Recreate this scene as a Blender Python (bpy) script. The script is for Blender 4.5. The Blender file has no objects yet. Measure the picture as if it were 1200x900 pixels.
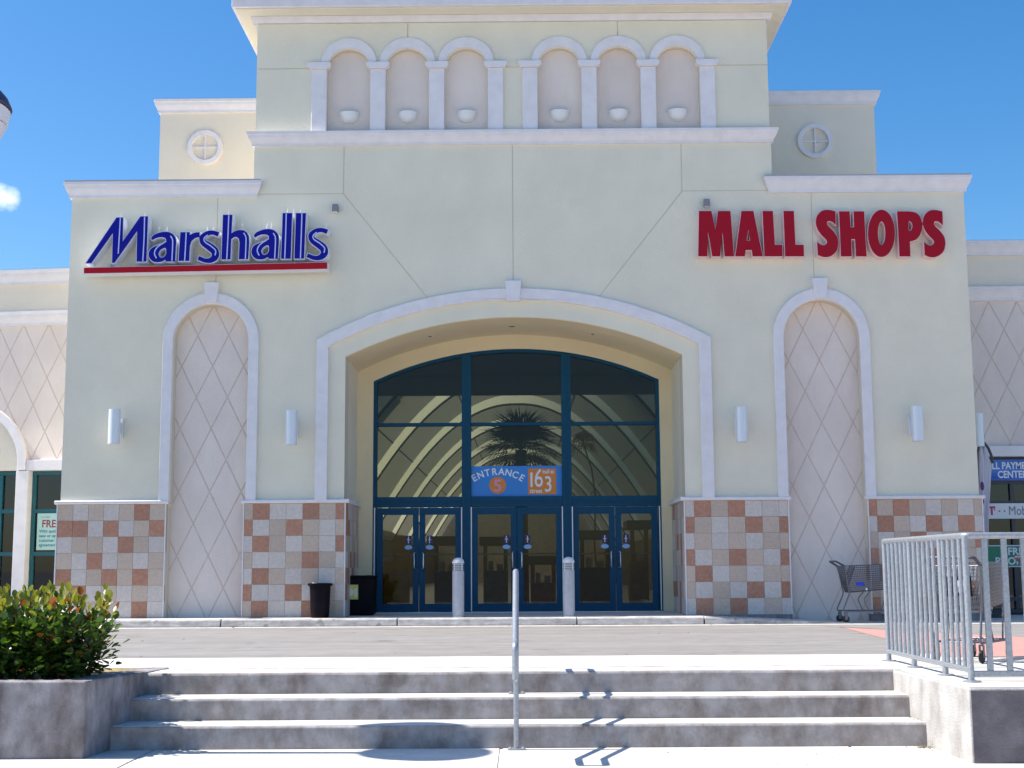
import bpy, bmesh, math, random
from mathutils import Vector, Matrix, noise as mnoise
from mathutils.geometry import tessellate_polygon
random.seed(7)
SC = bpy.context.scene
COL = SC.collection
PI = math.pi

# ------------------------------------------------------------------ camera
FPX = 1590.0
pitch = math.atan(215/1590.0); yaw = math.radians(.35); roll = math.radians(.35)
CAM = Vector((.115, 0, .98))
f0 = Vector((-math.sin(yaw), math.cos(yaw), 0)); R0 = Vector((math.cos(yaw), math.sin(yaw), 0))
FW = f0*math.cos(pitch)+Vector((0, 0, math.sin(pitch))); U0 = R0.cross(FW)
CR = R0*math.cos(roll)-U0*math.sin(roll); CU = R0*math.sin(roll)+U0*math.cos(roll)
cd = bpy.data.cameras.new('camera'); cam = bpy.data.objects.new('camera', cd); COL.objects.link(cam)
m = Matrix((CR, CU, -FW)).transposed().to_4x4(); m.translation = CAM
cam.matrix_world = m
cd.sensor_width = 36; cd.lens = FPX/1200*36; cd.clip_end = 3000; cd.clip_start = .1
SC.camera = cam

def at(u, v, Y):
    d = FW+CR*((u-600)/FPX)+CU*((450-v)/FPX)
    q = CAM+d*(Y/d.y)
    return (q.x, q.z)

# ------------------------------------------------------------------ sky, sun, exposure
SUN = Vector((-.76, .03, 1)).normalized()          # towards the sun
el = math.asin(SUN.z); az = math.atan2(SUN.x, SUN.y)
w = bpy.data.worlds.new("World"); SC.world = w; w.use_nodes = True
nt = w.node_tree; nt.nodes.clear()
N = nt.nodes.new; L = nt.links.new
out = N('ShaderNodeOutputWorld'); bg = N('ShaderNodeBackground'); sky = N('ShaderNodeTexSky')
sky.sky_type = 'NISHITA'; sky.sun_disc = False; sky.sun_elevation = el; sky.sun_rotation = az
sky.air_density = 1.0; sky.dust_density = .9; sky.ozone_density = 3.0; sky.altitude = 0
bg.inputs[1].default_value = .10
# a small wisp of cloud low in the sky on the left
tc = N('ShaderNodeTexCoord')
dcl = FW+CR*((3-600)/FPX)+CU*((450-232)/FPX); dcl.normalize()
dot = N('ShaderNodeVectorMath'); dot.operation = 'DISTANCE'; dot.inputs[1].default_value = dcl
L(tc.outputs['Generated'], dot.inputs[0])
nz = N('ShaderNodeTexNoise'); nz.inputs['Scale'].default_value = 85; nz.inputs['Detail'].default_value = 6
L(tc.outputs['Generated'], nz.inputs['Vector'])
mr = N('ShaderNodeMapRange'); mr.inputs[1].default_value = .002; mr.inputs[2].default_value = .020
mr.inputs[3].default_value = .42; mr.inputs[4].default_value = -.42
L(dot.outputs['Value'], mr.inputs[0])
ad = N('ShaderNodeMath'); ad.operation = 'ADD'; L(mr.outputs[0], ad.inputs[0]); L(nz.outputs['Fac'], ad.inputs[1])
mr2 = N('ShaderNodeMapRange'); mr2.inputs[1].default_value = .52; mr2.inputs[2].default_value = 1.05; mr2.inputs[4].default_value = .75
L(ad.outputs[0], mr2.inputs[0])
mx = N('ShaderNodeMixRGB'); mx.inputs[2].default_value = (9, 9.2, 9.6, 1)
L(mr2.outputs[0], mx.inputs[0])
hs = N('ShaderNodeHueSaturation'); hs.inputs['Saturation'].default_value = 1.36
L(sky.outputs[0], hs.inputs['Color']); L(hs.outputs[0], mx.inputs[1])
L(mx.outputs[0], bg.inputs[0]); L(bg.outputs[0], out.inputs[0])
sl = bpy.data.lights.new('sun', 'SUN'); so = bpy.data.objects.new('sun', sl); COL.objects.link(so)
sl.energy = 4.6; sl.angle = math.radians(.53); sl.color = (1, .955, .88)
so.rotation_euler = (-SUN).to_track_quat('-Z', 'Y').to_euler(); so.location = (-20, 10, 40)
SC.view_settings.view_transform = 'Standard'; SC.view_settings.look = 'None'
SC.view_settings.exposure = .88; SC.view_settings.gamma = 1
SC.render.engine = 'CYCLES'
SC.cycles.max_bounces = 8; SC.cycles.diffuse_bounces = 4; SC.cycles.transparent_max_bounces = 12
SC.cycles.use_denoising = True

# ------------------------------------------------------------------ materials
MATS = {}
def mat(name, c, rough=.7, metal=0, var=0, vs=3, bump=0, bs=60, c2=None, stretch=(1, 1, 1), spec=.5, rnd=0, lo=.38, hi=.62, coat=0, spots=None):
    """principled material; var = brightness mottling, c2 = second colour mixed in by stretched noise"""
    if name in MATS: return MATS[name]
    M = bpy.data.materials.new(name); M.use_nodes = True; t = M.node_tree
    b = t.nodes['Principled BSDF']; n = t.nodes.new; l = t.links.new
    b.inputs['Base Color'].default_value = (*c, 1); b.inputs['Roughness'].default_value = rough
    b.inputs['Metallic'].default_value = metal; b.inputs['Specular IOR Level'].default_value = spec
    b.inputs['Coat Weight'].default_value = coat
    g = n('ShaderNodeNewGeometry'); pos = g.outputs['Position']
    last = None
    if c2:
        mp = n('ShaderNodeMapping'); mp.inputs['Scale'].default_value = stretch; l(pos, mp.inputs['Vector'])
        a = n('ShaderNodeTexNoise'); a.inputs['Scale'].default_value = vs; a.inputs['Detail'].default_value = 8; a.inputs['Roughness'].default_value = .65
        l(mp.outputs[0], a.inputs['Vector'])
        r = n('ShaderNodeMapRange'); r.inputs[1].default_value = lo; r.inputs[2].default_value = hi; l(a.outputs['Fac'], r.inputs[0])
        x = n('ShaderNodeMixRGB'); x.inputs[1].default_value = (*c, 1); x.inputs[2].default_value = (*c2, 1); l(r.outputs[0], x.inputs[0]); last = x.outputs[0]
    if var or rnd:
        a = n('ShaderNodeTexNoise'); a.inputs['Scale'].default_value = vs*2.3; a.inputs['Detail'].default_value = 7; l(pos, a.inputs['Vector'])
        r = n('ShaderNodeMapRange'); r.inputs[1].default_value = .3; r.inputs[2].default_value = .7; r.inputs[3].default_value = 1-var; r.inputs[4].default_value = 1+var; l(a.outputs['Fac'], r.inputs[0])
        v = r.outputs[0]
        if rnd:
            oi = n('ShaderNodeObjectInfo'); r2 = n('ShaderNodeMapRange'); r2.inputs[3].default_value = 1-rnd; r2.inputs[4].default_value = 1+rnd; l(oi.outputs['Random'], r2.inputs[0])
            mm = n('ShaderNodeMath'); mm.operation = 'MULTIPLY'; l(v, mm.inputs[0]); l(r2.outputs[0], mm.inputs[1]); v = mm.outputs[0]
        s = n('ShaderNodeVectorMath'); s.operation = 'SCALE'
        if last: l(last, s.inputs[0])
        else: s.inputs[0].default_value = c
        l(v, s.inputs['Scale']); last = s.outputs[0]
    if spots:      # (scale, threshold, darkening): scattered stains
        a = n('ShaderNodeTexNoise'); a.inputs['Scale'].default_value = spots[0]; a.inputs['Detail'].default_value = 4; l(pos, a.inputs['Vector'])
        r = n('ShaderNodeMapRange'); r.inputs[1].default_value = spots[1]; r.inputs[2].default_value = spots[1]+.07; r.inputs[3].default_value = 1; r.inputs[4].default_value = spots[2]; l(a.outputs['Fac'], r.inputs[0])
        s = n('ShaderNodeVectorMath'); s.operation = 'SCALE'
        if last: l(last, s.inputs[0])
        else: s.inputs[0].default_value = c
        l(r.outputs[0], s.inputs['Scale']); last = s.outputs[0]
    if last: l(last, b.inputs['Base Color'])
    if bump:
        a = n('ShaderNodeTexNoise'); a.inputs['Scale'].default_value = bs; a.inputs['Detail'].default_value = 5; l(pos, a.inputs['Vector'])
        bu = n('ShaderNodeBump'); bu.inputs['Strength'].default_value = bump; bu.inputs['Distance'].default_value = .02
        l(a.outputs['Fac'], bu.inputs['Height']); l(bu.outputs[0], b.inputs['Normal'])
    MATS[name] = M
    return M
CREAM = mat('cream_stucco', (.80, .745, .60), .9, var=.045, vs=.5, spots=(1.1, .66, .965), bump=.35, bs=45, c2=(.77, .72, .585), stretch=(1, 1, .35))
CREAM2 = mat('cream_stucco_wing', (.80, .72, .59), .9, var=.03, vs=.6, bump=.35, bs=45)
PINK = mat('blush_stucco', (.82, .72, .65), .9, var=.03, vs=.8, bump=.3, bs=45, c2=(.74, .64, .58), stretch=(1, 1, .4))
GROOVE = mat('groove_plaster', (.66, .55, .48), .95, var=.08)
JOINT = mat('joint_plaster', (.66, .59, .46), .95)
RECESS_BOUNCE = mat('recess_bounce_stucco', (.74, .63, .42), .9, var=.04, vs=.6, bump=.3, bs=45)  # same cream stucco, yellowed: warm bounced light painted into the colour
TRIM = mat('white_trim', (.775, .74, .75), .75, var=.05, vs=2.2, spots=(3, .64, .94), bump=.12, bs=60)
GROUT = mat('grout', (.64, .55, .47), .9)
TILE = {'T': mat('terracotta_tile', (.42, .185, .115), .6, var=.12, vs=16, rnd=.09, c2=(.46, .24, .16)),
        'B': mat('beige_tile', (.56, .42, .32), .6, var=.10, vs=16, rnd=.07, c2=(.53, .43, .36)),
        'G': mat('grey_tile', (.58, .505, .46), .6, var=.08, vs=16, rnd=.05, c2=(.63, .56, .51))}
TERRA = mat('roof_terracotta', (.40, .14, .08), .8, var=.2, vs=8)
BLUEF = mat('blue_frame_paint', (.002, .06, .125), .45, var=.1, vs=5, spec=.2)
TEAL = mat('teal_frame_paint', (.008, .10, .12), .42)
METAL = mat('brushed_metal', (.62, .62, .63), .35, .9, var=.08)
GALV = mat('galvanised_steel', (.33, .35, .385), .42, .55, var=.16, vs=18, bump=.1, bs=90)
DARKM = mat('dark_metal', (.07, .07, .08), .5, .4)
CONC = mat('pale_concrete', (.62, .59, .54), .9, var=.07, vs=2.2, bump=.25, bs=120, c2=(.54, .51, .47))
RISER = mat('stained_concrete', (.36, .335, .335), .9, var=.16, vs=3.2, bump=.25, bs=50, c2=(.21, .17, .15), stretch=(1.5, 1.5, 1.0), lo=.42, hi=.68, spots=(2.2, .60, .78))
PLANTC = mat('planter_concrete', (.31, .29, .305), .9, var=.2, vs=2.6, bump=.4, bs=50, c2=(.155, .13, .13), stretch=(1.5, 1.5, .8), lo=.38, hi=.64)
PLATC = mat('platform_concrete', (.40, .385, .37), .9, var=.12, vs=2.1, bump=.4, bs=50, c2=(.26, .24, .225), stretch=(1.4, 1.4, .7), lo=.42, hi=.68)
KERBM = mat('kerb_concrete', (.55, .52, .49), .9, var=.14, vs=4, bump=.3, bs=60, c2=(.36, .33, .31), stretch=(.8, 3, 3), spots=(5, .62, .6))
ASPH = mat('worn_asphalt', (.215, .20, .19), .92, var=.09, vs=1.2, bump=.3, bs=160, c2=(.26, .243, .232), stretch=(.12, 1.6, 1), spots=(1.3, .63, .72))
LOT = mat('parking_asphalt', (.16, .155, .15), .95, var=.12, vs=.6)
REDP = mat('red_paving', (.44, .235, .205), .9, var=.12, vs=3, bump=.3, bs=90)
DIRT = mat('planter_soil', (.24, .17, .09), 1, var=.4, vs=16, bump=.8, bs=60, c2=(.36, .30, .12))
WHITE = mat('white_plastic', (.80, .80, .80), .4)
FIX = mat('white_fixture', (.72, .74, .78), .35, .25)
PANEL = mat('sign_white', (.75, .74, .76), .4)
BLACKP = mat('black_plastic', (.008, .006, .010), .55, var=.2, spec=.08)
RUB = mat('black_rubber', (.02, .02, .022), .7)
SIGNB = mat('sign_blue', (.004, .004, .27), .5, spec=.2)
SIGNBL = mat('sign_pale_line', (.52, .58, .92), .4)
SIGNR = mat('sign_red', (.42, .004, .015), .5, spec=.2)
SIGNR2 = mat('sign_crimson', (.36, .003, .018), .5, spec=.2)
PINKW = mat('sign_pink_edge', (.78, .58, .58), .5)
BANB = mat('banner_blue', (.03, .22, .62), .5)
BANO = mat('banner_orange', (.68, .22, .03), .5)
BANP = mat('banner_pink', (.70, .30, .42), .5)
BANW = mat('banner_white', (.74, .76, .82), .5)
YEL = mat('yellow_sticker', (.66, .62, .16), .6, var=.2, vs=30)

def glassmat(name, tint, ior=1.5):
    M = bpy.data.materials.new(name); M.use_nodes = True; t = M.node_tree; t.nodes.clear(); n = t.nodes.new; l = t.links.new
    o = n('ShaderNodeOutputMaterial'); mi = n('ShaderNodeMixShader'); tr = n('ShaderNodeBsdfTransparent'); gl = n('ShaderNodeBsdfGlossy'); fr = n('ShaderNodeFresnel')
    tr.inputs[0].default_value = (*tint, 1); gl.inputs['Roughness'].default_value = .015; fr.inputs[0].default_value = ior
    l(fr.outputs[0], mi.inputs[0]); l(tr.outputs[0], mi.inputs[1]); l(gl.outputs[0], mi.inputs[2]); l(mi.outputs[0], o.inputs[0])
    return M
GLASS = glassmat('tinted_glass', (.52, .52, .45), 1.38); GLASSD = glassmat('door_glass', (.64, .63, .58), 1.36)
GLASSW = glassmat('shop_glass', (.25, .30, .38), 1.7)
FABRIC = bpy.data.materials.new('translucent_membrane'); FABRIC.use_nodes = True
_t = FABRIC.node_tree; _t.nodes.clear(); _o = _t.nodes.new('ShaderNodeOutputMaterial'); _m = _t.nodes.new('ShaderNodeMixShader')
_a = _t.nodes.new('ShaderNodeBsdfDiffuse'); _b = _t.nodes.new('ShaderNodeBsdfTranslucent')
_a.inputs[0].default_value = (.70, .71, .60, 1); _b.inputs[0].default_value = (.74, .74, .56, 1); _m.inputs[0].default_value = .5
_t.links.new(_a.outputs[0], _m.inputs[1]); _t.links.new(_b.outputs[0], _m.inputs[2])
_m2 = _t.nodes.new('ShaderNodeMixShader'); _c = _t.nodes.new('ShaderNodeBsdfTransparent'); _m2.inputs[0].default_value = .05
_t.links.new(_m.outputs[0], _m2.inputs[1]); _t.links.new(_c.outputs[0], _m2.inputs[2]); _t.links.new(_m2.outputs[0], _o.inputs[0])

# ------------------------------------------------------------------ builders
class MB:
    def __init__(s): s.v = []; s.f = []
    def add(s, vs, fs):
        k = len(s.v); s.v += [tuple(p) for p in vs]; s.f += [tuple(i+k for i in f) for f in fs]; return s
    def box(s, x0, x1, y0, y1, z0, z1):
        return s.add([(x, y, z) for z in (z0, z1) for y in (y0, y1) for x in (x0, x1)],
                     [(0, 1, 3, 2), (4, 6, 7, 5), (0, 4, 5, 1), (2, 3, 7, 6), (0, 2, 6, 4), (1, 5, 7, 3)])
    def prism(s, poly, y0, y1, holes=()):
        loops = [list(poly)]+[list(h) for h in holes]
        flat = [p for lp in loops for p in lp]; n = len(flat)
        tris = tessellate_polygon([[Vector((p[0], p[1], 0)) for p in lp] for lp in loops])
        vs = [(p[0], y0, p[1]) for p in flat]+[(p[0], y1, p[1]) for p in flat]
        fs = [tuple(t) for t in tris]+[tuple(i+n for i in reversed(t)) for t in tris]
        k = 0
        for lp in loops:
            c = len(lp)
            for i in range(c): a = k+i; b = k+(i+1) % c; fs.append((a, b, b+n, a+n))
            k += c
        return s.add(vs, fs)
    def tube(s, pts, r, n=8, cap=True):
        pts = [Vector(p) for p in pts]; rs = r if isinstance(r, (list, tuple)) else [r]*len(pts)
        up = None; ring = []
        for i, p in enumerate(pts):
            d = (pts[min(i+1, len(pts)-1)]-pts[max(i-1, 0)]).normalized()
            if up is None: up = d.orthogonal().normalized()
            up = (up-d*up.dot(d)).normalized(); sd = d.cross(up)
            ring.append([p+(up*math.cos(2*PI*j/n)+sd*math.sin(2*PI*j/n))*rs[i] for j in range(n)])
        vs = [q for rg in ring for q in rg]; fs = []
        for i in range(len(pts)-1):
            for j in range(n): a = i*n+j; b = i*n+(j+1) % n; fs.append((a, b, b+n, a+n))
        if cap: fs.append(tuple(range(n-1, -1, -1))); fs.append(tuple(range((len(pts)-1)*n, len(pts)*n)))
        return s.add(vs, fs)
    def lathe(s, prof, c=(0, 0, 0), n=24):
        vs = [(c[0]+r*math.cos(2*PI*j/n), c[1]+r*math.sin(2*PI*j/n), c[2]+z) for r, z in prof for j in range(n)]; fs = []
        for i in range(len(prof)-1):
            for j in range(n): a = i*n+j; b = i*n+(j+1) % n; fs.append((a, b, b+n, a+n))
        fs.append(tuple(range(n-1, -1, -1))); fs.append(tuple(range((len(prof)-1)*n, len(prof)*n)))
        return s.add(vs, fs)
    def plan(s, poly, z0, z1):
        """upright prism over a plan outline; z1 may be one height per corner"""
        n = len(poly); zs = z1 if isinstance(z1, (list, tuple)) else [z1]*n
        return s.add([(x, y, z0) for x, y in poly]+[(x, y, z) for (x, y), z in zip(poly, zs)],
                     [tuple(range(n-1, -1, -1)), tuple(range(n, 2*n))]+[(i, (i+1) % n, (i+1) % n+n, i+n) for i in range(n)])
    def profx(s, prof, x0, x1, m0=0, m1=0):
        """cornice: closed profile of (y, z) run from x0 to x1; m0/m1 mitre the ends outward by (ybase-y)"""
        n = len(prof); yb = max(p[0] for p in prof)
        vs = [(x0-m0*(yb-y), y, z) for y, z in prof]+[(x1+m1*(yb-y), y, z) for y, z in prof]
        fs = [(i, (i+1) % n, (i+1) % n+n, i+n) for i in range(n)]+[tuple(range(n-1, -1, -1)), tuple(range(n, 2*n))]
        return s.add(vs, fs)
    def profy(s, prof, y0, y1, m0=0, m1=0, sgn=1, xb=0):
        """the same along Y: prof (o, z), o = distance out from xb on side sgn; m0 mitres the front end"""
        n = len(prof)
        vs = [(xb+sgn*o, y0-m0*o, z) for o, z in prof]+[(xb+sgn*o, y1+m1*o, z) for o, z in prof]
        fs = [(i, (i+1) % n, (i+1) % n+n, i+n) for i in range(n)]+[tuple(range(n-1, -1, -1)), tuple(range(n, 2*n))]
        return s.add(vs, fs)

ORG = {}
def finish(name, mb, material, org=Vector((0, 0, 0)), smooth=False, bevel=0, recalc=True):
    me = bpy.data.meshes.new(name); me.from_pydata([tuple(Vector(p)-org) for p in mb.v], [], mb.f)
    if recalc:
        b = bmesh.new(); b.from_mesh(me); bmesh.ops.recalc_face_normals(b, faces=b.faces); b.to_mesh(me); b.free()
    if smooth:
        me.polygons.foreach_set('use_smooth', [True]*len(me.polygons))
        try: me.set_sharp_from_angle(angle=math.radians(40))
        except Exception: pass
    me.materials.append(material)
    o = bpy.data.objects.new(name, me); COL.objects.link(o)
    if bevel:
        md = o.modifiers.new('bevel', 'BEVEL'); md.width = bevel; md.segments = 2; md.limit_method = 'ANGLE'; md.angle_limit = math.radians(35)
    return o
def part(name, mb, material, parent, smooth=False, bevel=0, label=None, stuff=False, recalc=True):
    o = finish(name, mb, material, ORG[parent], smooth, bevel, recalc); o.parent = parent; ORG[o] = ORG[parent]
    if label: o['label'] = label
    if stuff: o['kind'] = 'stuff'
    return o
def tag(o, label=None, cat=None, group=None, kind=None):
    if label: o['label'] = label
    if cat: o['category'] = cat
    if group: o['group'] = group
    if kind: o['kind'] = kind
    return o
def thing(name, loc, label, cat, group=None):
    o = bpy.data.objects.new(name, None); COL.objects.link(o); o.location = loc; o.empty_display_size = .2
    ORG[o] = Vector(loc); return tag(o, label, cat, group)
def single(name, mb, material, loc, label, cat, group=None, **k):
    o = finish(name, mb, material, Vector(loc), **k); o.location = loc; ORG[o] = Vector(loc); return tag(o, label, cat, group)
def struct(name, mb, material, **k):
    o = finish(name, mb, material, **k); ORG[o] = Vector((0, 0, 0)); o['kind'] = 'structure'; return o
def copy_tree(o, parent=None):
    c = o.copy(); COL.objects.link(c); c.parent = parent
    for ch in list(o.children): copy_tree(ch, c)
    return c

def arc_pts(w, zc, za, cx=0, n=24, x0=None, x1=None):
    """segmental arch from (cx-w, zc) over (cx, za) to (cx+w, zc), left to right, limited to x0..x1"""
    h = za-zc; R = (w*w+h*h)/(2*h); c = za-R
    x0 = cx-w if x0 is None else x0; x1 = cx+w if x1 is None else x1
    a0 = math.acos(max(-1, min(1, (x0-cx)/R))); a1 = math.acos(max(-1, min(1, (x1-cx)/R)))
    return [(cx+R*math.cos(a0+(a1-a0)*i/n), c+R*math.sin(a0+(a1-a0)*i/n)) for i in range(n+1)]
def ell_pts(cx, cz, a, b, t0=PI, t1=0, n=20):
    return [(cx+a*math.cos(t0+(t1-t0)*i/n), cz+b*math.sin(t0+(t1-t0)*i/n)) for i in range(n+1)]
def clip_convex(poly, clip):
    """Sutherland-Hodgman, clip polygon counter-clockwise"""
    outp = poly
    for i in range(len(clip)):
        a = clip[i]; b = clip[(i+1) % len(clip)]; inp = outp; outp = []
        if not inp: break
        def side(p): return (b[0]-a[0])*(p[1]-a[1])-(b[1]-a[1])*(p[0]-a[0])
        for j in range(len(inp)):
            p = inp[j]; q = inp[(j+1) % len(inp)]; sp = side(p); sq = side(q)
            if sp >= 0: outp.append(p)
            if (sp >= 0) != (sq >= 0):
                t = sp/(sp-sq); outp.append((p[0]+(q[0]-p[0])*t, p[1]+(q[1]-p[1])*t))
    return outp
def area(p): return abs(sum(p[i][0]*p[(i+1) % len(p)][1]-p[(i+1) % len(p)][0]*p[i][1] for i in range(len(p))))/2
def diamonds(parent, clip, ox, oz, y0, y1, material, W=.57, H=1.15, g=.024, name='diamond_panel'):
    xs = [p[0] for p in clip]; zs = [p[1] for p in clip]; lo = max(2, 0)
    # vertices of the lattice at (ox, oz); diamond centres half a step up or half a step across
    for i in range(-30, 31):
        for j in range(-20, 21):
            for (sx, sz) in ((0, .5), (.5, 0)):
                cx = ox+(i+sx)*W; cz = oz+(j+sz)*H
                if cx < min(xs)-W or cx > max(xs)+W or cz < min(zs)-H or cz > max(zs)+H: continue
                k = 1-g/(W*H/math.hypot(W, H))
                d = [(cx-W/2*k, cz), (cx, cz-H/2*k), (cx+W/2*k, cz), (cx, cz+H/2*k)]
                p = clip_convex(d, clip)
                if len(p) > 2 and area(p) > .004: part(name, MB().prism(p, y0, y1), material, parent)

# ------------------------------------------------------------------ ground, road, pavements, steps
struct('ground', MB().box(-900, 900, -900, 900, -.9, -.606), LOT)
struct('upper_ground', MB().box(-80, 80, 13.3, 130, -.61, -.012), LOT)
pv = struct('lower_pavement', MB().box(-40, 40, -6, 12.4, -.60, -.598), CONC)
for i in range(-5, 6):                                     # slabs cast with joints between them
    for j, (a, b) in enumerate(((-6, -1), (-1, 4), (4, 8.6), (8.6, 12.33))):
        part('paving_slab', MB().box(-3.1+i*3.05-1.51+1.5, -3.1+i*3.05+1.51+1.5, a+.01, b-.01, -.599, -.59), CONC, pv)
rd = struct('road', MB().box(-80, 80, 15.4, 23.05, -.1, -.006), ASPH)
pth = struct('pavement', MB().box(-80, 80, 13.14, 15.39, -.61, -.004), CONC)
for i in range(-7, 8):
    part('paving_slab', MB().box(-3.62+i*3.67+.006, -3.62+(i+1)*3.67-.006, 13.128, 15.385, -.005, 0), CONC, pth)
struct('gutter', MB().box(-80, 80, 23.05, 23.56, -.1, -.002), KERBM)
# red crosswalk band on the right
rp = MB(); rp.add([(5.0, 22.6, -.002), (7.1, 18.6, -.002), (14, 15.42, -.002), (4.72, 15.42, -.002), (5.02, 18.7, -.002), (5.25, 22.3, -.002),
       (4.60, 14.75, .0075), (14, 14.75, .0075), (14, 15.42, .0075), (4.72, 15.42, .0075)], [(0, 5, 4, 3, 2, 1), (6, 7, 8, 9)])
struct('crosswalk', rp, REDP, recalc=False)
# kerb: base carrying cast segments, tapering to nothing at the ramp on the right
wk = MB().box(-60, 3.24, 23.75, 26.25, -.1, .126)
wk.add([(3.24, 23.75, .126), (5.9, 23.75, .0), (5.9, 26.25, .0), (3.24, 26.25, .126)], [(0, 1, 2, 3)])
wk.add([(5.9, 23.56, .0), (60, 23.56, .0), (60, 27.1, .0), (5.9, 27.1, .0)], [(0, 1, 2, 3)])
walk = struct('walkway', wk, CONC)
struct('kerb_base', MB().box(-60, 3.2, 23.66, 23.76, -.1, .11), KERBM)
prof = [(23.76, .128), (23.63, .128), (23.60, .12), (23.585, .10), (23.565, 0), (23.76, 0)]
kb = bpy.data.objects['kerb_base']
xj = [-60, -40, -24, -17.3, -14.25, -11.2, -8.1, -5.05, -2.02, 1.06, 3.24]
for a, b in zip(xj[:-1], xj[1:]):
    part('kerb_stone', MB().profx(prof, a+.012, b-.012), KERBM, kb, bevel=.008)
tp = MB(); n = len(prof)
tp.add([(3.25, y, z) for y, z in prof]+[(5.9, y, z*.02) for y, z in prof], [(i, (i+1) % n, (i+1) % n+n, i+n) for i in range(n)]+[tuple(range(n)), tuple(range(2*n-1, n-1, -1))])
part('kerb_ramp', tp, KERBM, kb)

# steps: three, between the planter and the platform
st = struct('steps', MB().box(-3.5, 3.7, 12.9, 13.9, -.61, -.2), RISER)
XL, XR = -3.455, 3.62       # clear width between the splayed walls at the landing
XP = 3.70
rough = random.Random(3)
for (y, z0, z1, xl, xr) in ((13.10, -.195, .0, XL, XR+.01), (12.655, -.39, -.195, XL-.06, XR+.06), (12.22, -.60, -.39, XL-.09, XR+.06)):
    pr_ = [(y, z0-.01), (y, z1-.02), (y+.006, z1-.008), (y+.02, z1-.001), (y+.62, z1-.001), (y+.62, z0-.01)]
    if z1 == 0: pr_ = [(a, b+.003 if b > -.02 else b) for a, b in pr_]
    b_ = MB(); k = 40; nn = len(pr_); vs = []; fs = []
    for i in range(k+1):
        x = xl+(xr-xl)*i/k
        for j, (a, b) in enumerate(pr_):
            d = (mnoise.noise(Vector((x*1.7, y*3, b*4)))*.006) if j < 4 else 0
            vs.append((x, a+d, b+(d*.5 if j else 0)))
    for i in range(k):
        for j in range(nn): p = i*nn+j; q = i*nn+(j+1) % nn; fs.append((p, q, q+nn, p+nn))
    fs += [tuple(range(nn)), tuple(range(k*nn+nn-1, k*nn-1, -1))]
    b_.add(vs, fs)
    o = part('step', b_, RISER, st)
    # tread skim in paler concrete: its upper face only
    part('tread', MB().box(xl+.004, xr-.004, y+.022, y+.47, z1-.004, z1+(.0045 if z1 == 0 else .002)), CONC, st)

# platform right of the steps
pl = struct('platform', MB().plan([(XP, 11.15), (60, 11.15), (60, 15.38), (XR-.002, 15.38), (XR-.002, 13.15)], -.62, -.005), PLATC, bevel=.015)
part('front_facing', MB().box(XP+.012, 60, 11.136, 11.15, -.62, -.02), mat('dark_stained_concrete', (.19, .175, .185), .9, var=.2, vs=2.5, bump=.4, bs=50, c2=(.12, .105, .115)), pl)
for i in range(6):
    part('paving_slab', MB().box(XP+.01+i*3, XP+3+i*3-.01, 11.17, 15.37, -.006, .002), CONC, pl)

# planter on the left (a low walled bed)
pt = thing('planter', (-6.5, 12.7, -.59), 'long grey stained concrete planter box beside the left end of the steps', 'planter')
part('front_wall', MB().plan([(-9.6, 11.68), (-3.574, 11.68), (-3.545, 11.92), (-9.6, 11.92)], -.6, .05), PLANTC, pt, bevel=.014)
part('side_wall', MB().plan([(-3.83, 11.922), (-3.545, 11.922), (-3.475, 12.5), (-3.447, 13.15), (-3.41, 13.62), (-3.70, 13.62)], -.6, [.048, .048, .034, .020, .012, .012]), PLANTC, pt, bevel=.014)
part('side_wall', MB().box(-9.6, -9.36, 11.922, 13.62, -.6, .048), PLANTC, pt, bevel=.014)
part('back_wall', MB().box(-9.6, -3.41, 13.622, 13.80, -.6, .012), PLANTC, pt, bevel=.014)
sb = MB(); gx, gy = 50, 16
for j in range(gy+1):
    for i in range(gx+1):
        x = -9.37+5.72*i/gx; y = 11.91+1.72*j/gy
        sb.v.append((x, y, .012+.022*mnoise.noise(Vector((x*4, y*4, 0)))+.012*mnoise.noise(Vector((x*17, y*17, 2)))))
sb.f = [(j*(gx+1)+i, j*(gx+1)+i+1, (j+1)*(gx+1)+i+1, (j+1)*(gx+1)+i) for j in range(gy) for i in range(gx)]
part('soil', sb, DIRT, pt, smooth=True)

# ------------------------------------------------------------------ entrance building
Y0 = 24.40
XWL, XWR = -8.165, 8.32
NL, NRr = -5.51, 5.60          # niche centres
B = thing('mall_entrance', (0, 25.5, 0), 'cream stucco mall entrance building with a tall arched doorway and stepped tower', 'building')
def niche_arc(cx, r=.685, zs=5.10, x0=None, x1=None, n=20): return arc_pts(r, zs, zs+r, cx, n, x0, x1)
OP = 3.06; ZC = 4.81; ZA = 5.52
# backing wall behind the joints
poly = [(XWL+.01, -.2), (NL-.72, -.2), (NL-.72, 2.1), (NL-.684, 2.15)]+niche_arc(NL)+[(NL+.69, 2.15), (NL+.69, -.2), (-OP, -.2)]+arc_pts(OP, ZC, ZA)+[(OP, -.2), (NRr-.70, -.2), (NRr-.685, 2.15)]+niche_arc(NRr)+[(NRr+.69, 2.15), (NRr+.72, -.2), (XWR-.01, -.2), (XWR-.01, 7.85), (4.79, 7.85), (4.79, 9.0), (-4.79, 9.0), (-4.79, 7.85), (XWL+.01, 7.85)]
part('wall', MB().prism(poly, Y0+.008, 24.85), JOINT, B)
g = .009; zb = 2.2
def rev(p): return list(reversed(p))
def mir(p): return [(-x, z) for x, z in p]
diagx = 1.20
za_d = [p for p in arc_pts(OP, ZC, ZA, x0=-OP, x1=-diagx)][-1][1]
def panel(poly, label=None): return part('wall_panel', MB().prism(poly, Y0, Y0+.03), CREAM, B, label=label)
jl, jr = -5.46, 5.51
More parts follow.
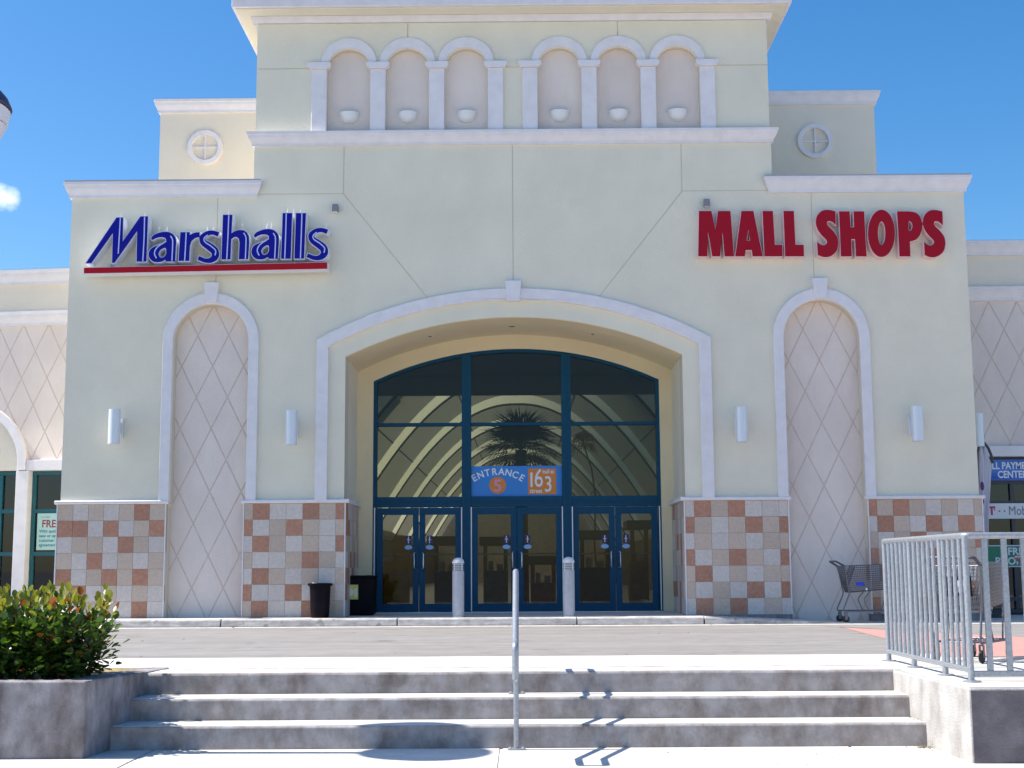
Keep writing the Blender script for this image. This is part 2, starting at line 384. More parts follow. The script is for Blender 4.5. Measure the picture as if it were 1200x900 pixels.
panel([(XWL, zb), (NL-.685, zb)]+niche_arc(NL, x1=jl-g)+[(jl-g, 7.86), (XWL, 7.86)])
for sgn in (-1, 1):
    f = (lambda p: p) if sgn < 0 else mir
    jj = 5.46 if sgn < 0 else jr; nc = 5.51 if sgn < 0 else NRr
    # inner panel from the niche joint to the arch, written for the left side and mirrored
    na = rev(niche_arc(-nc, x0=-jj+g, x1=-nc+.685)) if False else niche_arc(-nc, x0=-jj+g, x1=-nc+.685)
    pts = [(-jj+g, 7.86-g)]+na+[(-nc+.685, zb), (-OP, zb)]+arc_pts(OP, ZC, ZA, x0=-OP, x1=-diagx-g, n=14)+[(-3.13-g*1.3, 7.86-g)]
    panel(f(pts))
    c1 = [(-3.13+g, 8.80), (-g, 8.80)]+[(-g, p[1]) if i == 0 else p for i, p in enumerate(rev(arc_pts(OP, ZC, ZA, x0=-diagx+g, x1=-g, n=12)))]+[(-3.13+g, 7.86)]
    panel(f(c1))
    panel(f([(-4.80, 7.86+g), (-3.13-g, 7.86+g), (-3.13-g, 8.80), (-4.80, 8.80)]))
panel(rev([(XWR, zb), (NRr+.685, zb)]+rev(niche_arc(NRr, x0=jr+g))+[(jr+g, 7.86), (XWR, 7.86)]))
# body behind: sides, back and roofs of the wings and centre
part('side_wall', MB().box(XWL, XWL+.3, Y0+.03, 34, -.2, 7.85), CREAM, B)
part('side_wall', MB().box(XWR-.3, XWR, Y0+.03, 34, -.2, 7.85), CREAM, B)
part('roof', MB().box(XWL+.31, -4.80, 24.86, 33.9, 7.55, 7.65).box(4.80, XWR-.31, 24.86, 33.9, 7.55, 7.65), CONC, B)
part('tower_side', MB().box(-4.79, -4.5, Y0+.45, 33.5, 7.66, 11.17).box(4.5, 4.79, Y0+.45, 33.5, 7.66, 11.17).box(-4.79, 4.79, 33.2, 33.5, 7.66, 11.17), CREAM, B)

# niches: recessed blush panels scored with diamonds
for cx, vz in ((NL-.02, at(248, 429, 24.6)[1]), (NRr, at(960, 421.7, 24.6)[1])):
    nb = part('niche', MB().box(cx-.80, cx+.80, 24.62, 24.84, -.15, 5.86), GROOVE, B)
    clip = [(cx-.745, .0), (cx+.745, .0), (cx+.745, 5.1)]+[(cx+.745*math.cos(t*PI/16), 5.1+.745*math.sin(t*PI/16)) for t in range(1, 16)]+[(cx-.745, 5.1)]
    diamonds(nb, clip, cx, vz, 24.613, 24.625, PINK)
# niche trim, keystones
for cx in (-5.515, 5.595):
    ro, ri = .875, .69
    o = [(cx-ro, 2.2), (cx-ri, 2.2), (cx-ri, 5.1)]+ell_pts(cx, 5.1, ri, ri)[1:-1]+[(cx+ri, 5.1), (cx+ri, 2.2), (cx+ro, 2.2), (cx+ro, 5.1)]+ell_pts(cx, 5.1, ro, .90, 0, PI)[1:-1]+[(cx-ro, 5.1)]
    part('arch_trim', MB().prism(o, Y0-.07, Y0+.02), TRIM, B, bevel=.012)
    kz = [(cx-.10, 5.80), (cx+.10, 5.80), (cx+.14, 6.18), (cx-.14, 6.18)]
    part('keystone', MB().prism(kz, Y0-.13, Y0+.01), TRIM, B, bevel=.012)
# the big arch trim
o = [(-3.58, 2.2), (-3.365, 2.2)]+arc_pts(3.365, 4.98, 5.83)+[(3.365, 2.2), (3.58, 2.2)]+rev(arc_pts(3.58, 5.11, 6.035))
part('arch_trim', MB().prism(o, Y0-.09, Y0+.02), TRIM, B, bevel=.014)
part('keystone', MB().prism([(-.115, 5.79), (.115, 5.79), (.15, 6.17), (-.15, 6.17)], Y0-.15, Y0+.01), TRIM, B, bevel=.012)
# plain band between the trim and the opening, over the panel joints
o = [(-3.38, 2.21), (-OP-.001, 2.21)]+arc_pts(OP+.001, ZC, ZA+.001, n=32)+[(OP+.001, 2.21), (3.38, 2.21)]+rev(arc_pts(3.38, 4.98, 5.845, n=32))
part('arch_band', MB().prism(o, Y0-.006, Y0+.01), CREAM, B)
# reveal of the doorway: side walls and vaulted soffit
YD = 26.30
for s in (-1, 1):
    part('reveal', MB().box(*sorted((s*OP, s*(OP+.25))), 24.86, YD+.1, -.2, 4.9), CREAM, B)
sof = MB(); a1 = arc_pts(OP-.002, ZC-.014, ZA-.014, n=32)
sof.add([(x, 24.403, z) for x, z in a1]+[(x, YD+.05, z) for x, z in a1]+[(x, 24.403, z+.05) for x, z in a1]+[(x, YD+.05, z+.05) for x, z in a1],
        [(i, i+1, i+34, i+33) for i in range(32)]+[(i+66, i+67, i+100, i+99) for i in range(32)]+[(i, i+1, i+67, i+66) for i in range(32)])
part('soffit', sof, RECESS_BOUNCE, B, smooth=True)
# back wall of the recess with the glazing arch cut out
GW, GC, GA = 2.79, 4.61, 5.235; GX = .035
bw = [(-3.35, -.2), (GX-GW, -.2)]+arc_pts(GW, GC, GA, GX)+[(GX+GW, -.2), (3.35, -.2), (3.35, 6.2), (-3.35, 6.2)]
part('recess_wall', MB().prism(bw, YD, YD+.30), RECESS_BOUNCE, B)

# ---- tile cladding of the base, tile by tile
TP = .2875
rowsL1 = ["BGBGBTB", "TTGTGBT", "GBBGTBG", "BGTGBGB", "TGBTBTB", "GTGBGBG", "BGBBGTG"]
rowsL2 = ["BTGGTBT", "TGBTBGB", "GTBGBGT", "BGGBTBG", "GTBGBGB", "TGGTGBG", "BTGGTBB"]
rowsR2 = ["GTBTGGG", "TBGBTBT", "GBGBGBB", "TGBTBGT", "BTGBGBB", "BGBGTGT", "GTBTGBG"]
rowsR3 = ["TBTBGBGB", "GTBGTGTG", "BGBTGBBT", "TBGBTGBG", "GTBGBTGB", "BGTBGBTG", "TBGTBGBT"]
tmesh = {}
def tile_mesh(c, w, side):
    k = (c, round(w, 3), side)
    if k not in tmesh:
        q = MB(); d = .002; t = .009; h = TP/2-.0015; a = w/2-.0015
        if side == 0:
            q.add([(-a, 0, -h), (a, 0, -h), (a, 0, h), (-a, 0, h), (-a+d, -t, -h+d), (a-d, -t, -h+d), (a-d, -t, h-d), (-a+d, -t, h-d)],
                  [(4, 5, 6, 7), (0, 1, 5, 4), (1, 2, 6, 5), (2, 3, 7, 6), (3, 0, 4, 7)])
        else:   # faces towards +x (side 1) or -x (side -1)
            s = side
            q.add([(0, -a, -h), (0, a, -h), (0, a, h), (0, -a, h), (s*t, -a+d, -h+d), (s*t, a-d, -h+d), (s*t, a-d, h-d), (s*t, -a+d, h-d)],
                  [(4, 5, 6, 7), (0, 1, 5, 4), (1, 2, 6, 5), (2, 3, 7, 6), (3, 0, 4, 7)])
        me = bpy.data.meshes.new('tile'); me.from_pydata(q.v, [], q.f); me.materials.append(TILE[c])
        bb = bmesh.new(); bb.from_mesh(me); bmesh.ops.recalc_face_normals(bb, faces=bb.faces)
        bb.to_mesh(me); bb.free(); tmesh[k] = me
    return tmesh[k]
def put_tile(parent, c, w, side, x, y, z):
    o = bpy.data.objects.new('tile', tile_mesh(c, w, side)); COL.objects.link(o)
    o.parent = parent; o.location = Vector((x, y, z))-ORG[parent]
def tiles(parent, x0, x1, widths, rows, y):
    s = (x1-x0)/sum(widths); x = x0
    for i, wd in enumerate(widths):
        wd *= s
        for r, row in enumerate(rows): put_tile(parent, row[i], wd, 0, x+wd/2, y+random.uniform(-.0012, .0012), 2.143-TP*(r+.5))
        x += wd
TZ = 2.145
fullw = [1]*7; L2w = [.52, 1, 1, 1, 1, 1, .52]; R3w = [.5, 1, 1, 1, 1, 1, 1, .5]
YT = Y0-.025
specs = [(-8.21, -6.25, fullw, rowsL1), (-4.86, -3.03, L2w, rowsL2), (3.03, 4.90, L2w, rowsR2), (6.31, 8.36, R3w, rowsR3)]
rr = random.Random(11)
def rcol(): return rr.choice('BGGBTBGT')
for i, (x0, x1, wd, rows) in enumerate(specs):
    tb = part('tile_cladding', MB().box(x0, x1, YT-.006, 24.9, .128, TZ), GROUT, B)
    tiles(tb, x0+.018, x1-.018, wd, rows, YT-.006)
    part('plinth', MB().box(x0, x1, YT-.012, 24.9, -.2, .126), PLANTC, B)
    part('corner_strip', MB().box(x0-.004, x0+.016, YT-.024, YT+.01, .13, TZ), TRIM, B)
    part('corner_strip', MB().box(x1-.016, x1+.004, YT-.024, YT+.01, .13, TZ), TRIM, B)
    # one column of tiles on the little return into the niche
    if i in (0, 1):
        xr = x1 if i == 0 else x0
    else: xr = x1 if i == 2 else x0
    sd = 1 if i in (0, 2) else -1
    for r in range(7): put_tile(tb, rr.choice('TGBT'), .235, sd, xr, YT+.125, 2.143-TP*(r+.5))
# returns along the doorway reveal
for s in (-1, 1):
    xf = s*3.03
    tb = part('tile_cladding', MB().box(*sorted((xf, s*3.29)), 24.901, 26.295, .128, TZ), GROUT, B)
    ys = [YT+.02]
    while ys[-1]+TP < 26.28: ys.append(ys[-1]+TP)
    ys.append(26.28)
    for a, b in zip(ys[:-1], ys[1:]):
        for r in range(7): put_tile(tb, rcol(), b-a, -s, xf, (a+b)/2, 2.143-TP*(r+.5))
# ledge capping the tiles
capprof = [(Y0+.02, 2.148), (Y0-.06, 2.148), (Y0-.085, 2.165), (Y0-.085, 2.20), (Y0-.06, 2.215), (Y0+.02, 2.215)]
for (x0, x1) in ((-8.25, -6.21), (-4.9, -3.0), (3.0, 4.94), (6.27, 8.40)):
    part('ledge', MB().profx(capprof, x0, x1), TRIM, B, bevel=.006)
for s in (-1, 1):
    part('ledge', MB().box(*sorted((s*2.965, s*3.12)), Y0-.083, 26.298, 2.1485, 2.2145), TRIM, B, bevel=.006)

# ---- cornices
def cornice(z0, z1, pr):
    h = z1-z0
    return [(Y0+.03, z0), (Y0-pr*.35, z0), (Y0-pr*.35, z0+h*.18), (Y0-pr*.5, z0+h*.32), (Y0-pr*.78, z0+h*.55), (Y0-pr*.86, z0+h*.70), (Y0-pr*.86, z0+h*.76), (Y0-pr, z0+h*.80), (Y0-pr, z1), (Y0+.03, z1)]
def cornice_run(z0, z1, pr, xa, xb, wa, wb, depth, name='cornice'):
    """front run with mitred ends and side returns"""
    q = MB(); c = cornice(z0, z1, pr); q.profx(c, xa, xb, 1, 1)
    part(name, q, TRIM, B)
for (xa, xb, ins) in ((XWL-.0, -4.76, -1), (4.76, XWR, 1)):
    c = cornice(7.80, 8.09, .13); q = MB().profx(c, xa+.03, xb-.03, 1, 1); part('cornice', q, TRIM, B)
    xo = xa if ins < 0 else xb; so_ = -1 if ins < 0 else 1
    c2 = [(Y0+.03-y-.03, z) for y, z in c]; q = MB().profy([(p, z+.0005) for p, z in c2], 24.44, 33.9, 0, 0, so_, xo); part('cornice', q, TRIM, B)
    part('coping', MB().box(xa-.11, xb+.11, Y0-.135, 24.84, 8.0905, 8.115), mat('coping_metal', (.42, .42, .46), .5, .3), B)
    part('parapet', MB().box(xa+.02, xb-.02, Y0+.031, 24.84, 7.851, 8.089), CREAM, B)
c = cornice(8.765, 9.02, .14); part('cornice', MB().profx(c, -4.76, 4.76, 1, 1), TRIM, B)
for s in (-1, 1): part('cornice', MB().profy([(Y0-y, z) for y, z in c], 24.44, 33.5, 0, 0, s, s*4.79), TRIM, B)

# ---- tower front with six blind arches
YTW = Y0+.03; CAPZ = 10.31
groups = [(-3.607, 1.10), (.334, 1.106)]
ncs = []; cols = []
for c0, pch in groups:
    cols += [c0+pch*i for i in range(4)]; ncs += [c0+pch*(i+.5) for i in range(3)]
ri_ = .405
base = [(-4.79, 9.0)]
for c in ncs: base += [(c-ri_, 9.0)]+ell_pts(c, 10.25, ri_, .40, n=16)+[(c+ri_, 9.0)]
base += [(4.79, 9.0), (4.79, 11.17), (-4.79, 11.17)]
part('tower_wall', MB().prism(base, YTW+.008, YTW+.42), JOINT, B)
part('tower_niche', MB().box(-4.0, 4.0, YTW+.13, YTW+.40, 9.0, 10.9), PINK, B)
def tpanel(p): part('wall_panel', MB().prism(p, YTW-.005, YTW+.02), CREAM, B)
zj = 10.285
tpanel([(-4.79, 9.01), (cols[0]-.0, 9.01), (cols[0], zj-g), (-4.79, zj-g)])
tpanel([(cols[3], 9.01), (cols[4], 9.01), (cols[4], zj-g), (cols[3], zj-g)])
tpanel([(cols[7], 9.01), (4.79, 9.01), (4.79, zj-g), (cols[7], zj-g)])
def upper(x0, x1):
    p = [(x0, zj+g)]
    for c in ncs:
        a, b = max(c-ri_, x0), min(c+ri_, x1)
        if a >= b: continue
        t0 = math.acos(max(-1, min(1, (a-c)/ri_))); t1 = math.acos(max(-1, min(1, (b-c)/ri_)))
        e = [(x, max(z, zj+g)) for x, z in ell_pts(c, 10.25, ri_, .40, t0, t1, n=14)]
        if a == x0: p = []
        p += e
    if not p or p[-1][0] < x1-.001: p.append((x1, zj+g))
    return p+[(x1, 11.165), (x0, 11.165)]
tpanel(upper(-4.79, ncs[1]-g)); tpanel(upper(ncs[1]+g, ncs[4]-g)); tpanel(upper(ncs[4]+g, 4.79))
for c in ncs:
    o = ell_pts(c, 10.37, .52, .49, PI, 0, 20)+ell_pts(c, 10.30, ri_, .37, 0, PI, 20)
    o = [(c-.52, 10.37)]+ell_pts(c, 10.37, .52, .49, PI, 0, 20)[1:-1]+[(c+.52, 10.37), (c+ri_-.005, 10.37)]+ell_pts(c, 10.30, ri_-.005, .365, .18, PI-.18, 20)+[(c-ri_+.005, 10.37)]
    part('arch_trim', MB().prism(o, YTW-.055, YTW+.01), TRIM, B, bevel=.01)
for c in cols:
    part('column', MB().box(c-.143, c+.143, YTW-.07, YTW+.05, 9.015, 10.25), TRIM, B, bevel=.012)
    q = MB().prism([(c-.155, 10.251), (c+.155, 10.251), (c+.215, 10.31), (c+.215, 10.368), (c-.215, 10.368), (c-.215, 10.31)], YTW-.12, YTW+.04)
    part('capital', q, TRIM, B, bevel=.008)
# eaves: moulding, soffit, fascia and the tiled roof edge
part('moulding', MB().profx([(YTW+.03, 11.172), (YTW-.05, 11.172), (YTW-.07, 11.21), (YTW-.09, 11.285), (YTW+.03, 11.285)], -4.79, 4.79, 1, 1), TRIM, B)
for s in (-1, 1): part('moulding', MB().profy([(0, 11.172), (.08, 11.172), (.10, 11.21), (.12, 11.285), (0, 11.285)], YTW+.03, 33.5, 0, 0, s, s*4.79), TRIM, B)
part('eave', MB().box(-5.12, 5.12, Y0-.37, 33.9, 11.29, 11.36), CREAM, B, bevel=.01)
part('gutter', MB().box(-5.19, 5.19, Y0-.44, Y0-.375, 11.31, 11.50).box(-5.19, -5.125, Y0-.374, 33.9, 11.31, 11.50).box(5.125, 5.19, Y0-.374, 33.9, 11.31, 11.50), TRIM, B, bevel=.01)
rf = MB(); e = 5.2; rf.add([(-e, Y0-.46, 11.51), (e, Y0-.46, 11.51), (e, 34, 11.51), (-e, 34, 11.51), (0, 29.2, 13.6), (0, 29.3, 13.6)], [(0, 1, 4), (1, 2, 5, 4), (2, 3, 5), (3, 0, 4, 5), (0, 3, 2, 1)])
roof = part('tower_roof', rf, TERRA, B)
for i in range(46):
    x = -5.06+i*.225; t = 1-abs(x)/e
    part('roof_tile', MB().tube([(x, Y0-.50, 11.53), (x, Y0-.46+4.8*t*.98, 11.53+2.09*t)], .085, 8), TERRA, roof, smooth=True)

# ---- blue-framed glazing and doors
GY = YD+.02
glz = part('glazing_frame', MB().prism([(GX-GW, .13), (GX-GW+.07, .13)]+arc_pts(GW-.07, GC-.03, GA-.065, GX)+[(GX+GW-.07, .13), (GX+GW, .13)]+rev(arc_pts(GW-.003, GC-.003, GA-.003, GX)), GY, GY+.16), BLUEF, B)
ml = [(-1.03, -.850), (.915, 1.10)]
for a, b in ml:
    part('mullion', MB().box(a, b, GY-.025, GY+.15, .13, arc_pts(GW, GC, GA, GX, x0=(a+b)/2-.01, x1=(a+b)/2)[-1][1]-.03), BLUEF, B, bevel=.006)
    part('mullion', MB().box((a+b)/2-.012, (a+b)/2+.012, GY-.035, GY-.0255, .13, 5.1), BLUEF, B)
baysx = [(GX-GW+.07, -1.03), (-.85, .915), (1.10, GX+GW-.07)]
for a, b in baysx:
    part('transom', MB().box(a, b, GY-.01, GY+.14, 3.725, 3.785), BLUEF, B, bevel=.006)
    part('transom', MB().box(a, b, GY-.015, GY+.14, 2.145, 2.345), BLUEF, B, bevel=.006)
    part('transom', MB().box(a, b, GY-.028, GY-.0155, 2.235, 2.255), BLUEF, B)
    part('window_pane', MB().box(a, b, GY+.06, GY+.07, 2.34, 3.73), GLASS, B)
    top = [(x, z-.04) for x, z in arc_pts(GW, GC, GA, GX, x0=a, x1=b, n=12)]
    part('window_pane', MB().prism([(a, 3.78)]+top+[(b, 3.78)], GY+.06, GY+.07), GLASS, B)
    # pale weather strips either side of each door pair
    for x in (a+.004 if a > -2 else a-.03, b-.004 if b < 2 else b+.03):
        part('weather_strip', MB().box(x-.010, x+.010, GY-.043, GY-.030, .16, 2.14), WHITE, B)
def door(x0, x1, hinge_left):
    z0, z1 = .145, 2.135
    d = part('door', MB().prism([(x0, z0), (x1, z0), (x1, z1), (x0, z1)], GY-.005, GY+.045, [[(x0+.115, .30), (x0+.115, 2.0), (x1-.115, 2.0), (x1-.115, .30)]]), BLUEF, B, bevel=.004)
    part('door_pane', MB().box(x0+.112, x1-.112, GY+.015, GY+.025, .298, 2.002), GLASSD, d)
    part('push_bar', MB().tube([(x0+.09, GY+.07, 1.24), (x1-.09, GY+.07, 1.24)], .013, 8), METAL, d)
    hx = x1-.055 if hinge_left else x0+.055; q = -1 if hinge_left else 1
    part('handle', MB().tube([(hx, GY-.005, 1.27), (hx+q*.02, GY-.07, 1.27), (hx+q*.03, GY-.085, 1.25), (hx+q*.03, GY-.085, .99), (hx+q*.02, GY-.07, .97), (hx, GY-.005, .97)], .014, 8), METAL, d, smooth=True)
    sx = x1-.20 if hinge_left else x0+.20
    part('door_sticker', MB().box(sx-.055, sx+.055, GY+.004, GY+.0145, 1.44, 1.60), mat('sticker_purple', (.03, .02, .10), .5), d)
    part('door_sticker', MB().box(sx-.008, sx+.008, GY+.0005, GY+.0035, 1.455, 1.585).box(sx-.028, sx+.028, GY+.0005, GY+.0035, 1.515, 1.53), BANW, d)
    part('door_sticker', MB().prism(ell_pts(sx, 1.375, .075, .042, 0, 2*PI, 20)[:-1], GY+.004, GY+.0145), mat('sticker_sky', (.25, .45, .75), .5), d)
    if hinge_left is False: part('lock', MB().lathe([(.001, 0), (.018, 0), (.018, .012), (.001, .012)], (0, 0, 0), 10), METAL, d).matrix_basis = Matrix.Translation(Vector((x0+.05, GY-.006, .88))) @ Matrix.Rotation(PI/2, 4, 'X')
for a, b in baysx:
    mx_ = (a+b)/2
    door(a+.012, mx_-.004, True); door(mx_+.004, b-.012, False)
part('threshold', MB().box(GX-GW, GX+GW, GY-.12, GY+.2, .1265, .142), METAL, B)
for (u, v) in ((503, 397), (600, 383), (696, 393)):           # recessed downlights in the soffit
    x, z = at(u, v, 25.4)
    zz = min(arc_pts(OP, ZC, ZA, n=64), key=lambda p: abs(p[0]-x))[1]
    ln = thing('downlight', (x, 25.3, zz), {503: 'left recessed light in the doorway soffit', 600: 'middle recessed light in the doorway soffit, above the keystone line', 696: 'right recessed light in the doorway soffit'}[u], 'light', 'recessed lights in the arched doorway soffit')
    part('ring', MB().lathe([(.07, -.012), (.09, -.004), (.09, .02), (.07, .02)], (x, 25.3, zz-.01), 16), FIX, ln)
    part('lamp', MB().lathe([(.001, -.014), (.065, -.010), (.065, .02), (.001, .02)], (x, 25.3, zz-.012), 16), DARKM, ln)

# ------------------------------------------------------------------ set-back pavilions
def pavilion(sgn, xa, xb, zt, rc, label):
    yf = 29.0
    P = thing('roof_pavilion', ((xa+xb)/2, yf+1.5, 8), label, 'building', 'roof pavilions behind the wings')
    part('wall', MB().box(xa, xb, yf, yf+3, 7.65, zt-.28), CREAM2, P)
    c = [(yf+.03-Y0-.03+y, z) for y, z in cornice(zt-.29, zt, .12)]
    part('cornice', MB().profx(c, xa+.02, xb-.02, 1, 1), TRIM, P)
    part('cornice', MB().profy([(yf-y+.001, z-.0005) for y, z in c], yf+.04, yf+3, 0, 0, sgn, xa if sgn < 0 else xb), TRIM, P)
    part('coping', MB().box(xa-.06, xb+.06, yf-.1, yf+3, zt+.0005, zt+.02), METAL, P)
    cx, cz = rc
    w_ = part('round_window', MB().prism(ell_pts(cx, cz, .39, .39, 0, 2*PI, 36)[:-1], yf-.07, yf+.02, [rev(ell_pts(cx, cz, .29, .29, 0, 2*PI, 36)[:-1])]), TRIM, P, bevel=.01)
    part('mullion', MB().box(cx-.018, cx+.018, yf-.045, yf+.01, cz-.295, cz+.295).box(cx-.295, cx-.0185, yf-.044, yf+.01, cz-.018, cz+.018).box(cx+.0185, cx+.295, yf-.044, yf+.01, cz-.018, cz+.018), TRIM, w_)
pavilion(-1, -7.83, -3.5, 11.31, (-6.81, 10.22), 'pale yellow rooftop pavilion with round window rising behind the left wing')
pavilion(1, 3.5, 7.99, 11.38, (6.655, 10.25), 'shaded grey-cream rooftop pavilion with round window rising behind the right wing')

# ------------------------------------------------------------------ neighbouring wings
def text_mesh(s, size, align='CENTER', offset=0, extrude=0, shear=0, spacing=1):
    c = bpy.data.curves.new('t', 'FONT'); c.body = s; c.size = size; c.align_x = align; c.offset = offset; c.resolution_u = 3; c.shear = shear; c.space_character = spacing
    o = bpy.data.objects.new('t', c); COL.objects.link(o)
    dg = bpy.context.evaluated_depsgraph_get(); dg.update()
    me = bpy.data.meshes.new_from_object(o.evaluated_get(dg))
    q = MB(); q.v = [(v.co.x, 0, v.co.y) for v in me.vertices]; q.f = [tuple(p.vertices) for p in me.polygons]
    bpy.data.objects.remove(o); bpy.data.meshes.remove(me)
    return q
def text(s, size, x, y, z, material, parent, align='CENTER', offset=0, rot=0, sx=1, name='lettering', spacing=1):
    q = text_mesh(s, size, align, offset, spacing=spacing)
    c, sn = math.cos(rot), math.sin(rot)
    q.v = [(x+(a*sx)*c-b*sn, y, z+(a*sx)*sn+b*c) for a, _, b in q.v]
    return part(name, q, material, parent, recalc=False)

def wing(name, xa, xb, yf, zt, c0, m0, m1, dz0, label, vert):
    W = thing(name, ((xa+xb)/2, yf, 0), label, 'building')
    part('upper_wall', MB().box(xa, xb, yf, yf+.4, m1, c0), CREAM2, W)
    part('back_block', MB().box(xa, xb, yf+.41, yf+8, 3.3, c0), CREAM2, W)
    k = yf-Y0
    part('cornice', MB().profx([(y+k, z) for y, z in cornice(c0, zt, .16)], xa, xb), TRIM, W)
    part('coping', MB().box(xa, xb, yf-.15, yf+.4, zt+.0005, zt+.02), METAL, W)
    part('moulding', MB().profx([(y+k, z) for y, z in cornice(m0, m1, .14)], xa, xb), TRIM, W)
    nb = part('scored_wall', MB().box(xa, xb, yf+.02, yf+.4, dz0, m0), GROOVE, W)
    diamonds(nb, [(xa, dz0), (xb, dz0), (xb, m0), (xa, m0)], vert[0], vert[1], yf+.013, yf+.025, PINK)
    return W
# left: vertex at px (38+..)/..: lattice vertex from the photo
vx, vz = at(76.7/1.0*.5+.0, 412.7, 28.5)
vx, vz = at(12.7, 412.7, 28.5)
LW = wing('side_building', -14.5, -7.9, 28.5, 7.33, 7.03, 6.14, 6.435, 3.27, 'sunlit cream side building with diamond-scored wall left of the entrance', (vx, vz))
for (a, b) in ((-10.43, -10.16), (-13.35, -12.98)):
    part('pilaster', MB().box(a, b, 28.40, 28.8, .0, 3.05 if a > -11 else 3.05), TRIM, LW, bevel=.01)
cx = -11.60
o = [(cx-1.36, 3.06), (cx-1.20, 3.06)]+ell_pts(cx, 3.2, 1.20, 1.15)+[(cx+1.20, 3.06), (cx+1.37, 3.06)]+ell_pts(cx, 3.2, 1.37, 1.34, 0, PI)
part('arch_trim', MB().prism(o, 28.38, 28.6), TRIM, LW, bevel=.01)
part('lintel', MB().box(-10.158, -7.9, 28.40, 28.8, 3.05, 3.27).box(cx+1.38, -10.158, 28.42, 28.8, 3.051, 3.269), TRIM, LW, bevel=.008)
part('arch_infill', MB().prism([(cx-1.2, 3.06)]+ell_pts(cx, 3.2, 1.19, 1.14)+[(cx+1.2, 3.06)], 28.475, 28.6), CREAM2, LW)
part('plinth', MB().box(-14.5, -7.9, 28.46, 28.9, 0, .28), CREAM2, LW)
def shopfront(Wp, x0, x1, z0, z1, yf, bars, vbars, frame, r=.04):
    q = MB().box(x0, x0+.09, yf, yf+.1, z0, z1).box(x1-.09, x1, yf, yf+.1, z0, z1).box(x0+.09, x1-.09, yf, yf+.1, z0, z0+.08).box(x0+.09, x1-.09, yf, yf+.1, z1-.08, z1)
    w_ = part('window', q, frame, Wp)
    for z in bars: part('glazing_bar', MB().box(x0+.09, x1-.09, yf-.01, yf+.09, z-r, z+r), frame, w_)
    for x in vbars: part('glazing_bar', MB().box(x-r, x+r, yf-.015, yf+.089, z0+.08, z1-.08), frame, w_)
    part('pane', MB().box(x0+.05, x1-.05, yf+.04, yf+.05, z0+.04, z1-.04), GLASSW, w_)
shopfront(LW, -10.157, -7.92, .281, 3.048, 28.6, (2.21, 1.32), (-9.0,), TEAL)
shopfront(LW, -12.97, -10.432, .281, 3.048, 28.6, (2.21, 1.32), (-10.85, -11.9), TEAL)
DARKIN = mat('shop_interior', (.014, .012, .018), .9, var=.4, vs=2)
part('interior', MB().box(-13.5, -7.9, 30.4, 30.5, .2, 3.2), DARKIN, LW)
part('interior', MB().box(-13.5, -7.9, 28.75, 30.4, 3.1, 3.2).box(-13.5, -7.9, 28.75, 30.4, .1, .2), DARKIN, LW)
for x, h in ((-9.4, 1.1), (-8.7, .9), (-11.2, 1.0), (-12, 1.3)):
    part('display_unit', MB().box(x-.28, x+.28, 29.3, 29.8, .2, h).box(x-.34, x+.34, 29.25, 29.85, h, h+.04), mat('display_brown', (.10, .07, .06), .6), LW, bevel=.01)
PS = thing('window_poster', (-9.6, 28.58, 1.4), 'pale green FREE offer poster in the window beside the tiled corner', 'poster')
part('sheet', MB().box(-10.0, -9.25, 28.575, 28.585, 1.40, 2.16), mat('poster_green', (.42, .66, .60), .6), PS)
RED = mat('poster_red', (.35, .03, .05), .6); DGR = mat('poster_ink', (.05, .16, .18), .6)
text('FREE', .22, -9.90, 28.572, 1.87, RED, PS, 'LEFT', .004, sx=.9)
for i, s in enumerate(('With qualifying', 'new or upgrade', 'customer', 'agreement')): text(s, .088, -9.95, 28.572, 1.76-i*.095, DGR, PS, 'LEFT', .001)
text('wireless', .06, -9.92, 28.572, 2.07, mat('poster_pink', (.5, .25, .35), .6), PS, 'LEFT')
LW.rotation_euler.z = -math.radians(7)
q_ = Matrix.Rotation(-math.radians(7), 4, 'Z') @ (PS.location-LW.location)
PS.location = LW.location+q_; PS.rotation_euler.z = -math.radians(7)

vx, vz = at(1145+0, 383+0, 27.2)
vx, vz = at(1176.7, 386.0, 27.2)
RW = wing('side_building', 7.9, 16.5, 27.2, 7.515, 7.235, 6.29, 6.57, 3.33, 'shaded cream side building with diamond-scored wall right of the entrance', (vx, vz))
part('lintel', MB().box(7.9, 16.5, 27.08, 27.5, 3.12, 3.33), TRIM, RW, bevel=.01)
part('plinth', MB().box(7.9, 9.32, 27.12, 27.6, 0, 3.119).box(12.4, 16.5, 27.12, 27.6, 0, 3.119), CREAM, RW)
shopfront(RW, 9.33, 12.39, .02, 3.118, 27.3, (2.62, 2.2, .3), (9.95, 11.2), DARKM)
part('interior', MB().box(8.6, 13, 30.4, 30.5, 0, 3.2).box(8.6, 13, 27.6, 30.4, 3.12, 3.2), DARKIN, RW)
for x, h in ((10.2, 1.0), (11.4, 1.3)):
    part('display_unit', MB().box(x-.4, x+.4, 28.6, 29.3, .02, h).box(x-.45, x+.45, 28.55, 29.35, h, h+.04), mat('display_brown', (.10, .07, .06), .6), RW, bevel=.01)
YS = 27.22
S1 = thing('payment_sign', (9.95, YS, 2.64), 'blue sign with white payment center lettering above the right shopfront', 'sign')
part('board', MB().box(9.40, 10.55, YS, YS+.06, 2.645, 3.065), mat('payment_blue', (.05, .20, .62), .5, c2=(.02, .08, .42), stretch=(.1, .1, 3), vs=2, lo=.4, hi=.6), S1)
text('BILL PAYMENT', .195, 9.93, YS-.004, 2.875, BANW, S1, offset=.006, sx=.80)
text('CENTER', .195, 9.95, YS-.004, 2.70, BANW, S1, offset=.006, sx=.82)
